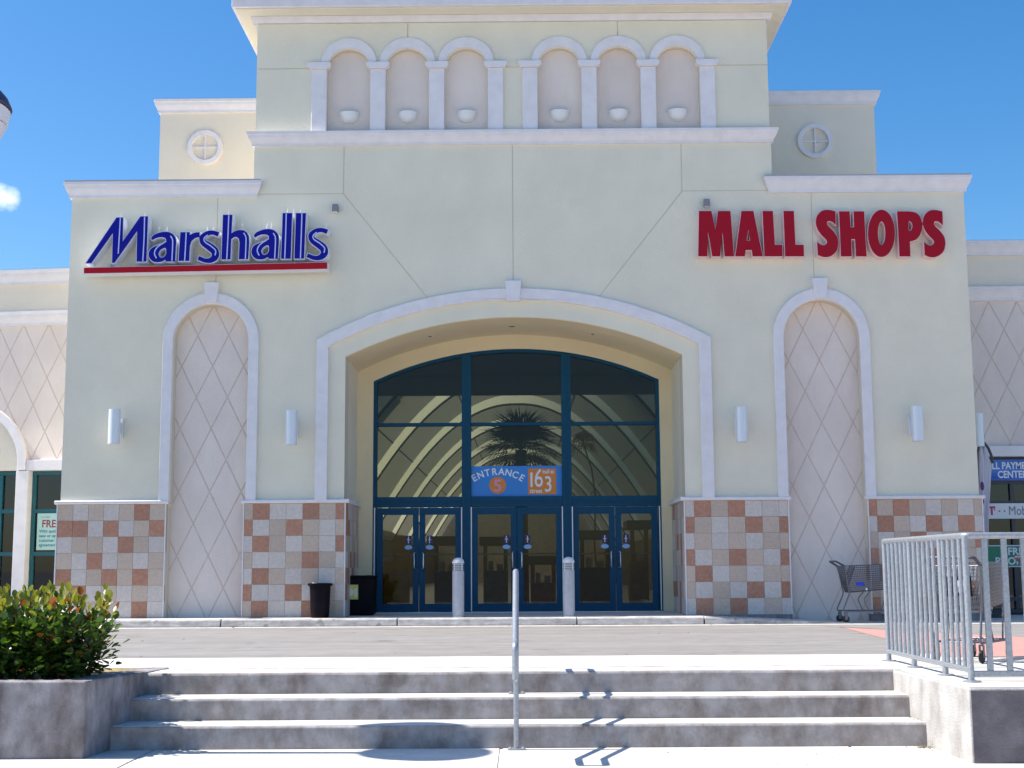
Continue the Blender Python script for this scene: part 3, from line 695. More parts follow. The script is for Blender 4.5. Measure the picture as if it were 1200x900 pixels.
S2 = thing('shop_sign', (10.1, YS, 1.88), 'white shop sign with pink letter and grey lettering under the dark window on the right', 'sign')
part('board', MB().box(9.36, 11.2, YS, YS+.06, 1.885, 2.19), PANEL, S2)
MAG = mat('sign_magenta', (.50, .02, .14), .5)
text('T', .23, 9.50, YS-.004, 1.965, MAG, S2, offset=.009)
part('lettering', MB().box(9.43, 9.455, YS-.004, YS-.002, 2.05, 2.085).box(9.545, 9.57, YS-.004, YS-.002, 2.05, 2.085).box(9.64, 9.67, YS-.004, YS-.002, 2.02, 2.05).box(9.74, 9.77, YS-.004, YS-.002, 2.02, 2.05), MAG, S2)
text('Mobile', .25, 9.83, YS-.004, 1.96, mat('sign_grey', (.18, .17, .22), .5), S2, 'LEFT', offset=0, sx=.8)
S3 = thing('phone_sign', (10.0, YS, .94), 'green free phone sign low in the right shopfront behind the carts', 'sign')
part('board', MB().box(9.36, 10.7, YS+.01, YS+.05, .93, 1.36), mat('phone_green', (.02, .22, .12), .5), S3)
part('edge', MB().prism([(9.36, .93), (10.7, .93), (10.7, 1.36), (9.36, 1.36)], YS+.004, YS+.009, [[(9.38, .95), (9.38, 1.34), (10.68, 1.34), (10.68, .95)]]), BANW, S3)
text('FREE', .2, 9.98, YS, 1.17, BANW, S3, offset=.006)
text('PHONE', .2, 9.85, YS, .98, BANW, S3, offset=.006)

# feather flag beside the right corner
FB = thing('feather_flag', (8.95, 25.7, 0), 'white feather flag on a curved black pole between the right corner and the shopfront', 'flag')
pp = [(8.95, 25.7, .0), (8.93, 25.7, 1.2), (8.90, 25.7, 2.4), (8.80, 25.7, 3.1)]
def fl(u, v): x, z = at(u, v, 25.7); return (x, 25.7, z)
part('pole', MB().tube([(8.93, 25.7, .02), fl(1150, 640), fl(1146, 580), fl(1145.5, 530), fl(1148, 517), fl(1153, 518.5), fl(1158, 525), fl(1161.5, 533), fl(1163.5, 543)], [.016]*4+[.026]*5, 8), DARKM, FB, smooth=True)
fq = MB(); lft = [fl(1149, 650), fl(1147.5, 610), fl(1146.5, 570), fl(1146, 535), fl(1148, 518)]; rgt = [fl(1158, 650), fl(1159, 610), fl(1161, 575), fl(1163, 545), fl(1156, 524)]
for i in range(5):
    l_, r_ = Vector(lft[i]), Vector(rgt[i])
    for j in range(7): p = l_.lerp(r_, j/6); fq.v.append((p.x, p.y+.035*math.sin(j*2.1+i*.4), p.z))
fq.f = [(i*7+j, i*7+j+1, (i+1)*7+j+1, (i+1)*7+j) for i in range(4) for j in range(6)]
fo = part('cloth', fq, mat('flag_cloth', (.62, .60, .68), .8), FB, smooth=True)
mdf = fo.modifiers.new('s', 'SOLIDIFY'); mdf.thickness = .004
for i, v in enumerate((570, 588, 604, 620, 634)):
    p = fl(1149.0, v); part('lettering', MB().prism(ell_pts(p[0], p[2], .035, .085 if i % 2 == 0 else .06, 0, 2*PI, 14)[:-1], 25.60, 25.604), mat('flag_print', (.08, .03, .16), .6), FB)
part('base', MB().lathe([(.01, 0), (.2, 0), (.2, .05), (.03, .09), (.01, .09)], (8.93, 25.7, .005), 20), DARKM, FB)

# ------------------------------------------------------------------ hall seen through the glass
H = thing('shopping_hall', (0, 45, 0), 'vaulted shopping hall with pale fabric roof seen through the entrance glass', 'building')
FLR = mat('hall_floor', (.48, .42, .34), .35, var=.1, vs=1)
HW = mat('hall_wall', (.55, .50, .42), .8, var=.1); HD = mat('hall_dark', (.11, .075, .045), .7, var=.3, vs=1.5)
LOB = mat('lobby_ceiling', (.55, .53, .55), .9)
part('floor', MB().box(-8, 8, 26.5, 88, .05, .13), FLR, H)
part('lobby_wall', MB().box(-5.6, -5.4, 26.61, 31, .13, 5.3).box(5.4, 5.6, 26.61, 31, .13, 5.3), HW, H)
part('lobby_ceiling', MB().box(-5.6, 5.6, 26.61, 31.2, 5.36, 5.5), LOB, H)
part('bulkhead', MB().box(-8, 8, 31, 31.2, 4.93, 9.5).box(-8, -5.6, 31, 31.2, .13, 4.93).box(5.6, 8, 31, 31.2, .13, 4.93), LOB, H)
RIBM = mat('rib_paint', (.16, .16, .14), .7)
def rib_pts(za, y, k=.2, n=28, w=5.0): return [(x, y, za-k*x*x) for x in [-w+2*w*i/n for i in range(n+1)]]
def strip(pa, pb): n = len(pa); q = MB(); q.add(pa+pb, [(i, i+1, i+1+n, i+n) for i in range(n-1)]); return q
GREYF = bpy.data.materials.new('grey_membrane'); GREYF.use_nodes = True
_t = GREYF.node_tree; _t.nodes.clear(); _o = _t.nodes.new('ShaderNodeOutputMaterial'); _m = _t.nodes.new('ShaderNodeMixShader')
_a = _t.nodes.new('ShaderNodeBsdfDiffuse'); _b = _t.nodes.new('ShaderNodeBsdfTranslucent')
_a.inputs[0].default_value = (.66, .66, .58, 1); _b.inputs[0].default_value = (.36, .37, .32, 1); _m.inputs[0].default_value = .24
_t.links.new(_a.outputs[0], _m.inputs[1]); _t.links.new(_b.outputs[0], _m.inputs[2]); _t.links.new(_m.outputs[0], _o.inputs[0])
ybay = [31.3+7.0*i for i in range(8)]
for i in range(7):
    y = ybay[i]
    A = rib_pts(7.05, y, .2, 40); S_ = [(x*.985, y+1.0, z-.50*(1-abs(x/5)**1.3)) for x, _, z in A]; C_ = [(x, y+7.0, z-.30*(1-abs(x/5)**1.3)) for x, _, z in A]; D_ = [(x, y+7.0, z) for x, _, z in A]
    part('membrane_crescent', strip(A, S_), FABRIC, H, smooth=True, recalc=False)
    part('membrane', strip(S_, C_), GREYF, H, smooth=True, recalc=False)
    part('membrane', strip(C_, D_), GREYF, H, smooth=True, recalc=False)
    part('rib', MB().tube(S_, .055, 6), RIBM, H, smooth=True)
    for k in (6, 13, 27, 34):
        part('seam', MB().tube([S_[k], C_[k]], .020, 4), RIBM, H)
part('end_wall', MB().box(-8, 8, 80.5, 80.8, .1, 7.4), HW, H)
for s in (-1, 1):
    part('shop_wall', MB().box(*sorted((s*5.0, s*5.3)), 31.2, 80.5, .13, 2.15), HD, H)
    part('shop_wall', MB().box(*sorted((s*4.9, s*5.35)), 31.2, 80.5, 2.151, 2.45), mat('hall_fascia', (.42, .36, .26), .7), H)
AMB = mat('amber_board', (.80, .42, .04), .6, var=.2, vs=2)
part('hoarding', MB().box(-2.66, -2.44, 27.3, 27.4, .13, 1.1).box(-2.44, -2.12, 27.3, 27.4, .13, 1.62), AMB, H)
for i, (x, y, w_, h, c_) in enumerate(((-1.38, 27.8, .5, 1.3, (.12, .11, .15)), (1.6, 27.9, .6, 1.4, (.10, .07, .05)), (2.5, 28.0, .36, 1.6, (.42, .24, .12)), (.55, 27.9, .5, .9, (.45, .14, .07)), (-.42, 28.6, .5, 1.3, (.25, .27, .24)))):
    K = thing('kiosk', (x, y, .13), ['dark grey kiosk inside behind the left doors', 'dark brown kiosk inside behind the right doors', 'tall brown kiosk inside at the far right door', 'reddish kiosk inside behind the right leaf of the middle doors', 'grey-green kiosk inside behind the left leaf of the middle doors'][i], 'kiosk', 'kiosks standing in the shopping hall')
    kc = mat('kiosk_%d' % i, c_, .6, var=.2)
    part('counter', MB().box(x-w_/2, x+w_/2, y-.4, y+.4, .13, .13+h*.6), kc, K, bevel=.02)
    part('post', MB().box(x-w_/2, x-w_/2+.08, y-.4, y-.32, .13+h*.6, .13+h), kc, K); part('post', MB().box(x+w_/2-.08, x+w_/2, y-.4, y-.32, .13+h*.6, .13+h), kc, K)
    part('canopy', MB().box(x-w_/2-.08, x+w_/2+.08, y-.5, y+.5, .13+h, .13+h+.18), mat('kiosk_canopy', (.16, .15, .13), .6), K, bevel=.02)
    part('goods', MB().box(x-w_*.3, x-w_*.1, y-.3, y-.1, .13+h*.6, .13+h*.6+.2).box(x+w_*.05, x+w_*.3, y-.3, y-.05, .13+h*.6, .13+h*.6+.14), mat('goods_pale', (.55, .50, .42), .6), K)

def fan_palm(loc, htrunk, crown, nleaf, label, green, seed, lean=0, droop=.0, blades=18, bw=.011):
    r = random.Random(seed)
    T = thing('palm_tree', loc, label, 'palm tree')
    x, y, z = loc
    tpth = [(x+lean*(t/6)**2+lean*.25*math.sin(t), y, z+htrunk*t/6) for t in range(7)]
    part('trunk', MB().tube(tpth, [crown*(.14 if not lean else .05)*(1-.25*t/6) for t in range(7)], 10), mat('palm_bark'+str(seed), (.09, .065, .04) if not lean else (.25, .16, .06), .9, var=.3, vs=12), T, smooth=True)
    c = Vector(tpth[-1])
    for i in range(nleaf):
        q = MB(); a = i*2.399+r.uniform(-.2, .2); el_ = -.6+2.05*(i/nleaf)**.8+r.uniform(-.15, .15)
        d = Vector((math.cos(a)*math.cos(el_), math.sin(a)*math.cos(el_), math.sin(el_)))
        side = d.cross(Vector((0, 0, 1))); side = side.normalized() if side.length > .05 else Vector((1, 0, 0)); up = side.cross(d)
        Ls = crown*.25; hub = c+d*Ls
        wv = side*.015
        q.add([c-wv, c+wv, hub+wv, hub-wv], [(0, 1, 2, 3)])
        for k in range(blades):
            t = -1.25+2.5*k/(blades-1); bd = (d*math.cos(t)+side*math.sin(t)).normalized()
            Lb = crown*.79*(1-.18*abs(t))*r.uniform(.85, 1.08); n_ = bd.cross(up).normalized()*crown*bw
            mid = hub+bd*Lb*.55+up*.02; tip = hub+bd*Lb+Vector((0, 0, -1))*Lb*(.12+droop+.15*r.random())
            q.add([hub, mid+n_, tip, mid-n_], [(0, 1, 2, 3)])
        part('frond', q, green, T, recalc=False)
    return T
fan_palm((.12, 33.2, .13), 3.70, 1.30, 36, 'dark fan palm inside the hall behind the entrance sign', mat('palm_green', (.022, .030, .018), .7, var=.3, vs=5), 5, droop=.0, blades=22, bw=.014)
fan_palm((2.25, 37.0, .13), 4.2, .55, 12, 'slender leaning yellow-brown palm inside the hall on the right', mat('palm_gold', (.55, .36, .10), .7, var=.3, vs=5), 8, lean=-.45, droop=.35, blades=12, bw=.03)

# ------------------------------------------------------------------ signs
def cm(pts, closed=True, n=4):
    """Catmull-Rom through the points"""
    out_ = []; k = len(pts)
    rng = range(k) if closed else range(k-1)
    for i in rng:
        p = [Vector(tuple(pts[(i+j) % k] if closed else pts[max(0, min(k-1, i+j))])+(0,)) for j in (-1, 0, 1, 2)]
        for j in range(n):
            t = j/n
            q = .5*((2*p[1])+(p[2]-p[0])*t+(2*p[0]-5*p[1]+4*p[2]-p[3])*t*t+(3*p[1]-p[0]-3*p[2]+p[3])*t**3)
            out_.append((q.x, q.y))
    if not closed: out_.append(tuple(pts[-1][:2]))
    return out_
def offset_poly(p, d):
    """shrink (d>0) a polygon by mitred offset"""
    A = sum(p[i][0]*p[(i+1) % len(p)][1]-p[(i+1) % len(p)][0]*p[i][1] for i in range(len(p)))
    s = 1 if A > 0 else -1; r = []
    for i in range(len(p)):
        a = Vector(p[i-1]); b = Vector(p[i]); c = Vector(p[(i+1) % len(p)])
        e1 = (b-a); e2 = (c-b)
        if e1.length < 1e-6 or e2.length < 1e-6: r.append(p[i]); continue
        e1.normalize(); e2.normalize(); n1 = Vector((-e1.y, e1.x))*s; n2 = Vector((-e2.y, e2.x))*s
        mm = n1+n2; l_ = mm.length
        if l_ < .3: r.append((b.x+n1.x*d, b.y+n1.y*d)); continue
        mm /= l_; k = d/max(.4, mm.dot(n1)); r.append((b.x+mm.x*k, b.y+mm.y*k))
    return r
def stroke_poly(pts, ws):
    P = cm(pts, False, 5); Wd = [w_[0] for w_ in cm([(a, 0) for a in ws], False, 5)]
    l_, r_ = [], []
    for i, p in enumerate(P):
        a = Vector(P[max(0, i-1)]); b = Vector(P[min(len(P)-1, i+1)]); d = (b-a).normalized(); nn = Vector((-d.y, d.x))*Wd[i]/2
        l_.append((p[0]+nn.x, p[1]+nn.y)); r_.append((p[0]-nn.x, p[1]-nn.y))
    return l_+rev(r_)
YSG = 24.06
def tr_(pts, ox, oz, sc, sh=(0, 0), Y=YSG): return [at(ox+x/sc+sh[0], oz+y/sc+sh[1], Y) for x, y in pts]
MS = thing('store_sign', (-5.7, 24.2, 6.4), 'blue Marshalls channel-letter sign with red underline bar on the left wing', 'sign')
ltr = []
ltr.append(([(68, 712), (470, 115), (552, 115), (548, 435), (785, 100), (880, 100), (860, 690), (735, 692), (742, 285), (440, 708), (412, 708), (422, 310), (135, 712)], [], [[(520, 118), (510, 300), (492, 590)], [(840, 105), (832, 400), (815, 688)]], 95, 245, (0, 0), False))
A_o = [(140, 385), (165, 352), (200, 332), (270, 308), (350, 303), (410, 325), (450, 370), (464, 430), (458, 560), (450, 688), (448, 690), (338, 690), (334, 688), (322, 668), (280, 690), (220, 700), (160, 688), (120, 650), (106, 600), (120, 545), (160, 508), (230, 480), (300, 452), (334, 420), (330, 388), (290, 370), (230, 373), (180, 392), (152, 408)]
A_h = [(330, 515), (336, 590), (300, 635), (255, 638), (232, 590), (255, 545), (290, 520)]
A_l = [[(335, 425), (300, 450), (250, 480), (200, 530), (182, 590), (208, 650)], [(393, 355), (418, 400), (422, 470), (412, 688)]]
S_c = [(1022, 335), (950, 312), (880, 322), (815, 375), (828, 440), (900, 492), (972, 552), (982, 622), (930, 672), (855, 680), (760, 645)]; S_w = [55, 50, 55, 70, 82, 95, 98, 88, 66, 52, 48]
S_l = [[(885, 343), (838, 385), (848, 435), (930, 492), (988, 550), (980, 612)]]
s1 = stroke_poly(S_c, S_w)
for sh in ((0, 0), (120.4, -3.2)): ltr.append((A_o, [A_h], A_l, 165, 245, sh, True))
ltr.append(([(525, 308), (644, 308), (642, 350), (690, 322), (735, 310), (775, 310), (768, 368), (715, 380), (665, 425), (645, 490), (636, 682), (500, 682)], [], [[(600, 310), (592, 480), (580, 682)]], 165, 245, (0, 0), False))
for sh in ((0, 0), (127.6, -3.1)): ltr.append((s1, [], S_l, 165, 245, sh, False))
ltr.append(([(412, 135), (530, 135), (518, 382), (560, 352), (620, 335), (680, 338), (725, 370), (748, 420), (752, 500), (738, 716), (620, 716), (630, 500), (622, 450), (595, 424), (555, 424), (516, 452), (505, 718), (390, 720)], [], [[(487, 138), (475, 430), (460, 718)], [(682, 372), (708, 415), (714, 480), (705, 714)]], 225, 240, (0, 0), False))
ltr.append(([(355, 113), (475, 113), (455, 710), (333, 710)], [], [[(400, 115), (392, 400), (380, 708)]], 300, 240, (0, 0), False))
ltr.append(([(530, 113), (656, 113), (632, 708), (508, 708)], [], [[(607, 115), (598, 400), (587, 706)]], 300, 240, (0, 0), False))
WRET = mat('sign_white_return', (.74, .75, .80), .5)
for (o, hs_, ls, ox, oz, sh, smooth) in ltr:
    o2 = tr_(cm(o, True, 3) if smooth else o, ox, oz, 11.25, sh); h2 = [tr_(cm(h, True, 4), ox, oz, 11.25, sh) for h in hs_]
    body = part('letter', MB().prism(offset_poly(o2, -.016), YSG, YSG+.24, [offset_poly(h, .014) for h in h2]), WRET, MS)
    part('letter_face', MB().prism(offset_poly(o2, -.003), YSG-.008, YSG+.01, [offset_poly(h, .002) for h in h2]), SIGNB, body)
    for l_ in ls:
        sp = stroke_poly(tr_(l_, ox, oz, 11.25, sh), [.020]*len(l_)); part('letter_line', MB().prism(sp, YSG-.013, YSG-.009), SIGNBL, body)
bar = [at(98, 321, YSG), at(384, 315.5, YSG), at(384, 307, YSG), at(98, 313.5, YSG)]
part('underline', MB().prism(bar, YSG, YSG+.26), WRET, MS)
part('underline_face', MB().prism(offset_poly(bar, .008), YSG-.008, YSG+.01), SIGNR, MS)
for x in (-7.4, -5.4, -4.0): part('bracket', MB().box(x-.03, x+.03, YSG+.2, Y0+.002, 6.50, 6.54), METAL, MS)
# tiny service stubs on top of the letters
for (u, v) in ((142, 253), (170, 252), (187, 268), (196, 268), (243, 268), (250, 268), (268, 249), (284, 264), (313, 264), (318, 264), (337, 247), (344, 247), (352, 248), (382, 264)):
    x, z = at(u, v, YSG+.2); part('spike', MB().tube([(x, YSG+.16, z-.10), (x+.012, YSG+.16, z+.02)], .006, 5), WHITE, MS)

YR = 24.22
ML = thing('mall_sign', (5.7, 24.3, 6.6), 'crimson capital letters reading MALL SHOPS on the right wing', 'sign')
rl = [([(72, 98), (190, 98), (226, 270), (250, 98), (368, 98), (403, 524), (312, 524), (292, 290), (272, 524), (197, 524), (155, 290), (152, 524), (65, 524)], [], 810, 8),
      ([(470, 98), (583, 98), (672, 524), (575, 524), (567, 465), (512, 465), (503, 524), (412, 524)], [[(538, 268), (551, 375), (521, 375)]], 810, 8),
      ([(668, 98), (766, 98), (785, 415), (855, 415), (858, 524), (685, 524)], [], 810, 8),
      ([(864, 98), (962, 98), (978, 415), (1055, 415), (1058, 524), (880, 524)], [], 810, 8)]
S_o = [(218, 95), (222, 218), (185, 188), (155, 182), (144, 195), (152, 222), (200, 270), (236, 325), (243, 385), (228, 445), (180, 488), (120, 499), (62, 480), (55, 362), (90, 387), (120, 392), (142, 372), (135, 345), (95, 305), (58, 250), (44, 190), (58, 130), (100, 90), (155, 82)]
def sharp_cm(p, sharp, n=3):
    """smooth the outline but keep the corner points listed"""
    out_ = []; k = len(p); s = sorted(sharp)
    for a, b in zip(s, s[1:]+[s[0]+k]):
        seg = [p[i % k] for i in range(a, b+1)]
        out_ += cm(seg, False, n)[:-1] if len(seg) > 2 else [seg[0]]
    return out_
Sm = sharp_cm(S_o, [0, 1, 12, 13])
rl += [(Sm, [], 950, 7.5), ([(x+940, y+1) for x, y in Sm], [], 950, 7.5),
       ([(248, 95), (342, 95), (352, 235), (380, 235), (376, 95), (470, 95), (492, 492), (398, 492), (388, 340), (358, 340), (362, 492), (265, 492)], [], 950, 7.5),
       (ell_pts(622, 289, 120, 208, 0, 2*PI, 40)[:-1], [ell_pts(623, 287, 32, 102, 0, 2*PI, 24)[:-1]], 950, 7.5),
       (sharp_cm([(758, 95), (860, 95), (920, 105), (962, 142), (982, 215), (970, 285), (932, 340), (872, 362), (877, 492), (780, 492)], [0, 1, 7, 8, 9]), [cm([(862, 185), (885, 195), (893, 225), (884, 256), (864, 264)], True, 3)], 950, 7.5)]
for o, hs_, ox, sc_ in rl:
    o2 = tr_(o, ox, 235, sc_, (0, 0), YR); h2 = [tr_(h, ox, 235, sc_, (0, 0), YR) for h in hs_]
    body = part('letter', MB().prism(offset_poly(o2, -.008), YR, Y0+.001, [offset_poly(h, .006) for h in h2]), PINKW, ML)
    part('letter_face', MB().prism(offset_poly(o2, .002), YR-.008, YR+.01, [offset_poly(h, -.002) for h in h2]), SIGNR2, body)

# entrance banner behind the middle bay
ES = thing('entrance_banner', (.03, 26.36, 2.35), 'blue ENTRANCE 5 banner with orange 163 street square above the middle doors', 'sign')
YB = GY+.045
part('sheet', MB().box(-.848, .913, YB, YB+.012, 2.347, 2.935), BANB, ES)
word = 'ENTRANCE'
cxp, czp, Rr = at(583, 0, 26.3)[0], 0, 0
import_c = at(583, 620, YB); Rr = .86
ccx = at(583.5, 560, YB)[0]; ccz = at(583, 548.5, YB)[1]-Rr
for i, ch in enumerate(word):
    a = (i-3.5)*.150
    text(ch, .185, ccx+math.sin(a)*Rr, YB-.003, ccz+math.cos(a)*Rr-.13, BANW, ES, offset=.004, rot=-a, sx=.95)
cx5, cz5 = at(583.2, 568.8, YB)
part('disc', MB().prism(ell_pts(cx5, cz5, .165, .165, 0, 2*PI, 28)[:-1], YB-.004, YB-.001), BANO, ES)
text('5', .32, cx5, YB-.007, cz5-.115, BANP, ES, offset=.006, sx=1.1)
q0 = at(619, 579.5, YB); q1 = at(651.5, 549, YB)
part('square', MB().box(q0[0], q1[0], YB-.004, YB-.001, q0[1], q1[1]), BANO, ES)
w3 = q1[0]-q0[0]
text('1', .40, q0[0]+w3*.12, YB-.007, q0[1]+.15, BANW, ES, offset=.006, sx=.8)
text('6', .50, q0[0]+w3*.38, YB-.007, q0[1]+.15, BANW, ES, offset=.002, sx=.75)
text('3', .43, q0[0]+w3*.72, YB-.007, q0[1]+.055, BANW, ES, offset=.002, sx=.8)
text('mall at', .11, q0[0]+w3*.72, YB-.007, q1[1]-.095, BANW, ES, offset=.002, sx=.75)
text('street', .125, q0[0]+w3*.28, YB-.007, q0[1]+.03, BANW, ES, offset=.002, sx=.8)

# ------------------------------------------------------------------ lights on the facade
def wall_light(x, z, brx, label, yw=Y0):
    t = thing('wall_light', (x, yw, z), label, 'wall light', 'cylinder lights on the facade')
    r = .105
    part('cylinder', MB().lathe([(r-.02, -.27), (r-.02, -.31), (r, -.31), (r, .31), (r-.02, .31), (r-.02, .27)], (x, yw-.33, z), 24), FIX, t, smooth=True)
    part('bracket', MB().box(x-.05, x+.05, yw-.24, yw-.06, z-.10, z+.10), FIX, t, bevel=.01)
    part('back_plate', MB().box(x-.075, x+.075, yw-.06, yw, z-.17, z+.17), FIX, t, bevel=.01)
for (u, v, lb) in ((134, 500, 'outer white cylinder light left of the left diamond niche'), (341.5, 501, 'white cylinder light between the left niche and the arch'), (869, 497.5, 'white cylinder light between the arch and the right niche'), (1075, 496.5, 'outer white cylinder light right of the right diamond niche')):
    x, z = at(u, v, Y0-.33); wall_light(x, z, 0, lb)
x, z = at(1146, 504, 25.6)
t = thing('wall_light', (XWR, 25.6, z), 'white cylinder light on the right side wall, beside the feather flag', 'wall light', 'cylinder lights on the facade')
part('cylinder', MB().lathe([(.085, -.27), (.085, -.31), (.105, -.31), (.105, .31), (.085, .31), (.085, .27)], (x, 25.6, z), 24), FIX, t, smooth=True)
part('bracket', MB().box(XWR, x-.09, 25.55, 25.65, z-.1, z+.1), FIX, t)
ordn = ['first', 'second', 'third']
for i, c in enumerate(ncs):
    sd = 'left' if i < 3 else 'right'
    z = 9.37
    t = thing('uplight', (c, YTW+.13, z), 'white half-bowl uplight in the %s blind arch of the %s group of three' % (['left', 'middle', 'right'][i % 3], sd), 'wall light', 'half-bowl uplights in the tower arches')
    q = MB(); n_, m_ = 20, 7; vs = []
    for j in range(m_+1):
        ph = j/m_*PI/2
        for k in range(n_+1):
            th = PI+PI*k/n_
            vs.append((c+.185*math.cos(ph)**.8*math.cos(th), YTW+.13+.17*math.cos(ph)**.8*math.sin(th), z+.07-.20*math.sin(ph)))
    q.add(vs, [(j*(n_+1)+k, j*(n_+1)+k+1, (j+1)*(n_+1)+k+1, (j+1)*(n_+1)+k) for j in range(m_) for k in range(n_)])
    part('bowl', q, WHITE, t, smooth=True)
    part('rim', MB().tube([(c+.185*math.cos(PI+PI*k/16), YTW+.13+.17*math.sin(PI+PI*k/16), z+.07) for k in range(17)], .010, 6), WHITE, t, smooth=True)
for (u, v, lb) in ((393, 243.5, 'small grey floodlight high on the wall beside the blue sign'), (828, 237.5, 'small grey floodlight high on the wall above the red sign')):
    x, z = at(u, v, Y0-.1)
    t = thing('floodlight', (x, Y0, z), lb, 'floodlight', 'small floodlights above the signs')
    part('housing', MB().box(x-.055, x+.055, Y0-.16, Y0-.04, z-.08, z+.06), mat('flood_grey', (.22, .22, .25), .5), t, bevel=.012)
    part('bracket', MB().box(x-.02, x+.02, Y0-.05, Y0, z-.02, z+.03), DARKM, t); part('lens', MB().box(x-.04, x+.04, Y0-.15, Y0-.06, z-.086, z-.0805), PANEL, t)

# ------------------------------------------------------------------ bollards, bins
def bollard(x, label):
    t = thing('bollard', (x, 23.98, .128), label, 'bollard', 'lighted bollards at the kerb')
    c = (x, 23.98, .128)
    part('post', MB().lathe([(.103, 0), (.103, .80)], c, 28), mat('bollard_paint', (.47, .48, .52), .6, var=.08, vs=6), t, smooth=True)
    part('base_plate', MB().lathe([(.13, 0), (.13, .012)], c, 24), METAL, t)
    part('lamp_core', MB().lathe([(.075, .80), (.075, .93)], c, 24), mat('lamp_core', (.30, .30, .34), .3), t, smooth=True)
    for k in range(4): part('louvre', MB().lathe([(.085, .817+k*.03), (.103, .812+k*.03), (.103, .820+k*.03), (.085, .823+k*.03)], c, 24), FIX, t)
    for k in range(4):
        a = PI/4+k*PI/2; part('stay', MB().box(x+.095*math.cos(a)-.008, x+.095*math.cos(a)+.008, 23.98+.095*math.sin(a)-.008, 23.98+.095*math.sin(a)+.008, .928, 1.062), FIX, t)
    part('dome', MB().lathe([(.106, .928), (.106, .945)]+[(.104*math.cos(a*PI/16), .945+.085*math.sin(a*PI/16)) for a in range(1, 8)]+[(.004, 1.03)], c, 28), TRIM, t, smooth=True)
bollard(at(537, 690, 23.98)[0], 'white domed bollard in front of the left door mullion')
bollard(at(666.5, 690, 23.98)[0], 'white domed bollard in front of the right door mullion')
t = thing('litter_bin', (-3.43, 24.12, .128), 'small round black litter bin against the tiled wall', 'bin')
c = (-3.43, 24.12, .128)
part('body', MB().lathe([(.155, 0), (.16, .02), (.185, .55), (.17, .56), (.15, .05), (.001, .05)], c, 28), BLACKP, t, smooth=True)
part('rim', MB().lathe([(.183, .545), (.215, .555), (.222, .575), (.215, .595), (.185, .60), (.17, .56)], c, 28), BLACKP, t, smooth=True)
part('liner', MB().lathe([(.001, .52), (.168, .55), (.168, .555), (.001, .53)], c, 20), DARKM, t)
part('litter', MB().add([(-3.58, 24.0, .71), (-3.50, 23.93, .70), (-3.47, 23.98, .735), (-3.55, 24.05, .742)], [(0, 1, 2, 3)]), WHITE, t)
t = thing('litter_bin', (-2.83, 25.3, .128), 'large square black litter bin with yellow sticker inside the doorway recess', 'bin')
part('body', MB().prism([(-3.075, .13), (-2.60, .13), (-2.575, .82), (-3.10, .82)], 25.05, 25.55), BLACKP, t, bevel=.03)
part('lid', MB().box(-3.115, -2.56, 25.035, 25.565, .80, .85), BLACKP, t, bevel=.02)
part('opening', MB().box(-3.0, -2.7, 25.15, 25.45, .851, .853), RUB, t)
part('sticker', MB().box(-3.085, -2.87, 25.038, 25.046, .42, .685), YEL, t)
part('sticker_print', MB().prism(ell_pts(-3.0, .55, .05, .07, 0, 2*PI, 16)[:-1], 25.034, 25.0375).box(-2.94, -2.89, 25.034, 25.0375, .47, .62), mat('sticker_print', (.8, .78, .62), .6), t)

# ------------------------------------------------------------------ handrail on the steps
HR = thing('stair_handrail', (.06, 12.3, -.59), 'galvanised steel handrail running up the middle of the steps', 'handrail')
hx = .06
def bend(pts, r=.05, n=4):
    P = [Vector(p) for p in pts]; o_ = [P[0]]
    for a, b, c_ in zip(P, P[1:], P[2:]):
        d1 = (a-b).normalized(); d2 = (c_-b).normalized(); q0_ = b+d1*r; q1_ = b+d2*r
        for i in range(n+1): t_ = i/n; o_.append(q0_*(1-t_)**2+b*2*t_*(1-t_)+q1_*t_*t_)
    return o_+[P[-1]]
topz, sl_ = .94, .448
rail = [(hx, 11.16, .085), (hx, 11.16, .36), (hx, 11.54, .36), (hx, 12.83, .94), (hx, 13.42, .94), (hx, 13.42, .665), (hx, 12.83, .665), (hx, 11.54, .085), (hx, 11.16, .085), (hx, 11.16, .22)]
part('rail', MB().tube(bend(rail, .045), .027, 12), GALV, HR, smooth=True)
for (yp, z0, ztop) in ((12.12, -.59, .62), (12.98, -.195, .94)):
    part('post', MB().tube([(hx, yp, z0), (hx, yp, ztop)], .024, 12), GALV, HR, smooth=True)
    part('base_plate', MB().box(hx-.075, hx+.075, yp-.05, yp+.05, z0+.001, z0+.013), GALV, HR, bevel=.003)
    for dx in (-.055, .055): part('bolt', MB().lathe([(.012, 0), (.012, .015)], (hx+dx, yp-.03, z0+.013), 6), METAL, HR)

# ------------------------------------------------------------------ platform railing
RL = thing('platform_railing', (4.0, 12.5, 0), 'galvanised vertical-bar railing round the corner of the platform right of the steps', 'railing')
XS, YA, YBk = 3.89, 11.66, 14.24
part('top_rail', MB().tube(bend([(XS, YBk, 1.225), (XS, YA, 1.225), (9.5, YA, 1.225)], .05), .028, 12), GALV, RL, smooth=True)
part('bottom_rail', MB().tube([(XS, YBk, .10), (XS, YA+.02, .10)], .023, 10), GALV, RL, smooth=True)
part('bottom_rail', MB().box(XS+.02, 9.5, YA-.02, YA+.02, .045, .095), GALV, RL, bevel=.004)
for y in (11.66, 12.36, 13.33, 14.24):
    part('post', MB().tube([(XS, y, .0), (XS, y, 1.225)], .026, 12), GALV, RL, smooth=True)
    part('foot', MB().lathe([(.001, .002), (.075, .002), (.075, .012), (.03, .018), (.001, .018)], (XS, y, 0), 16), GALV, RL)
ny = 17
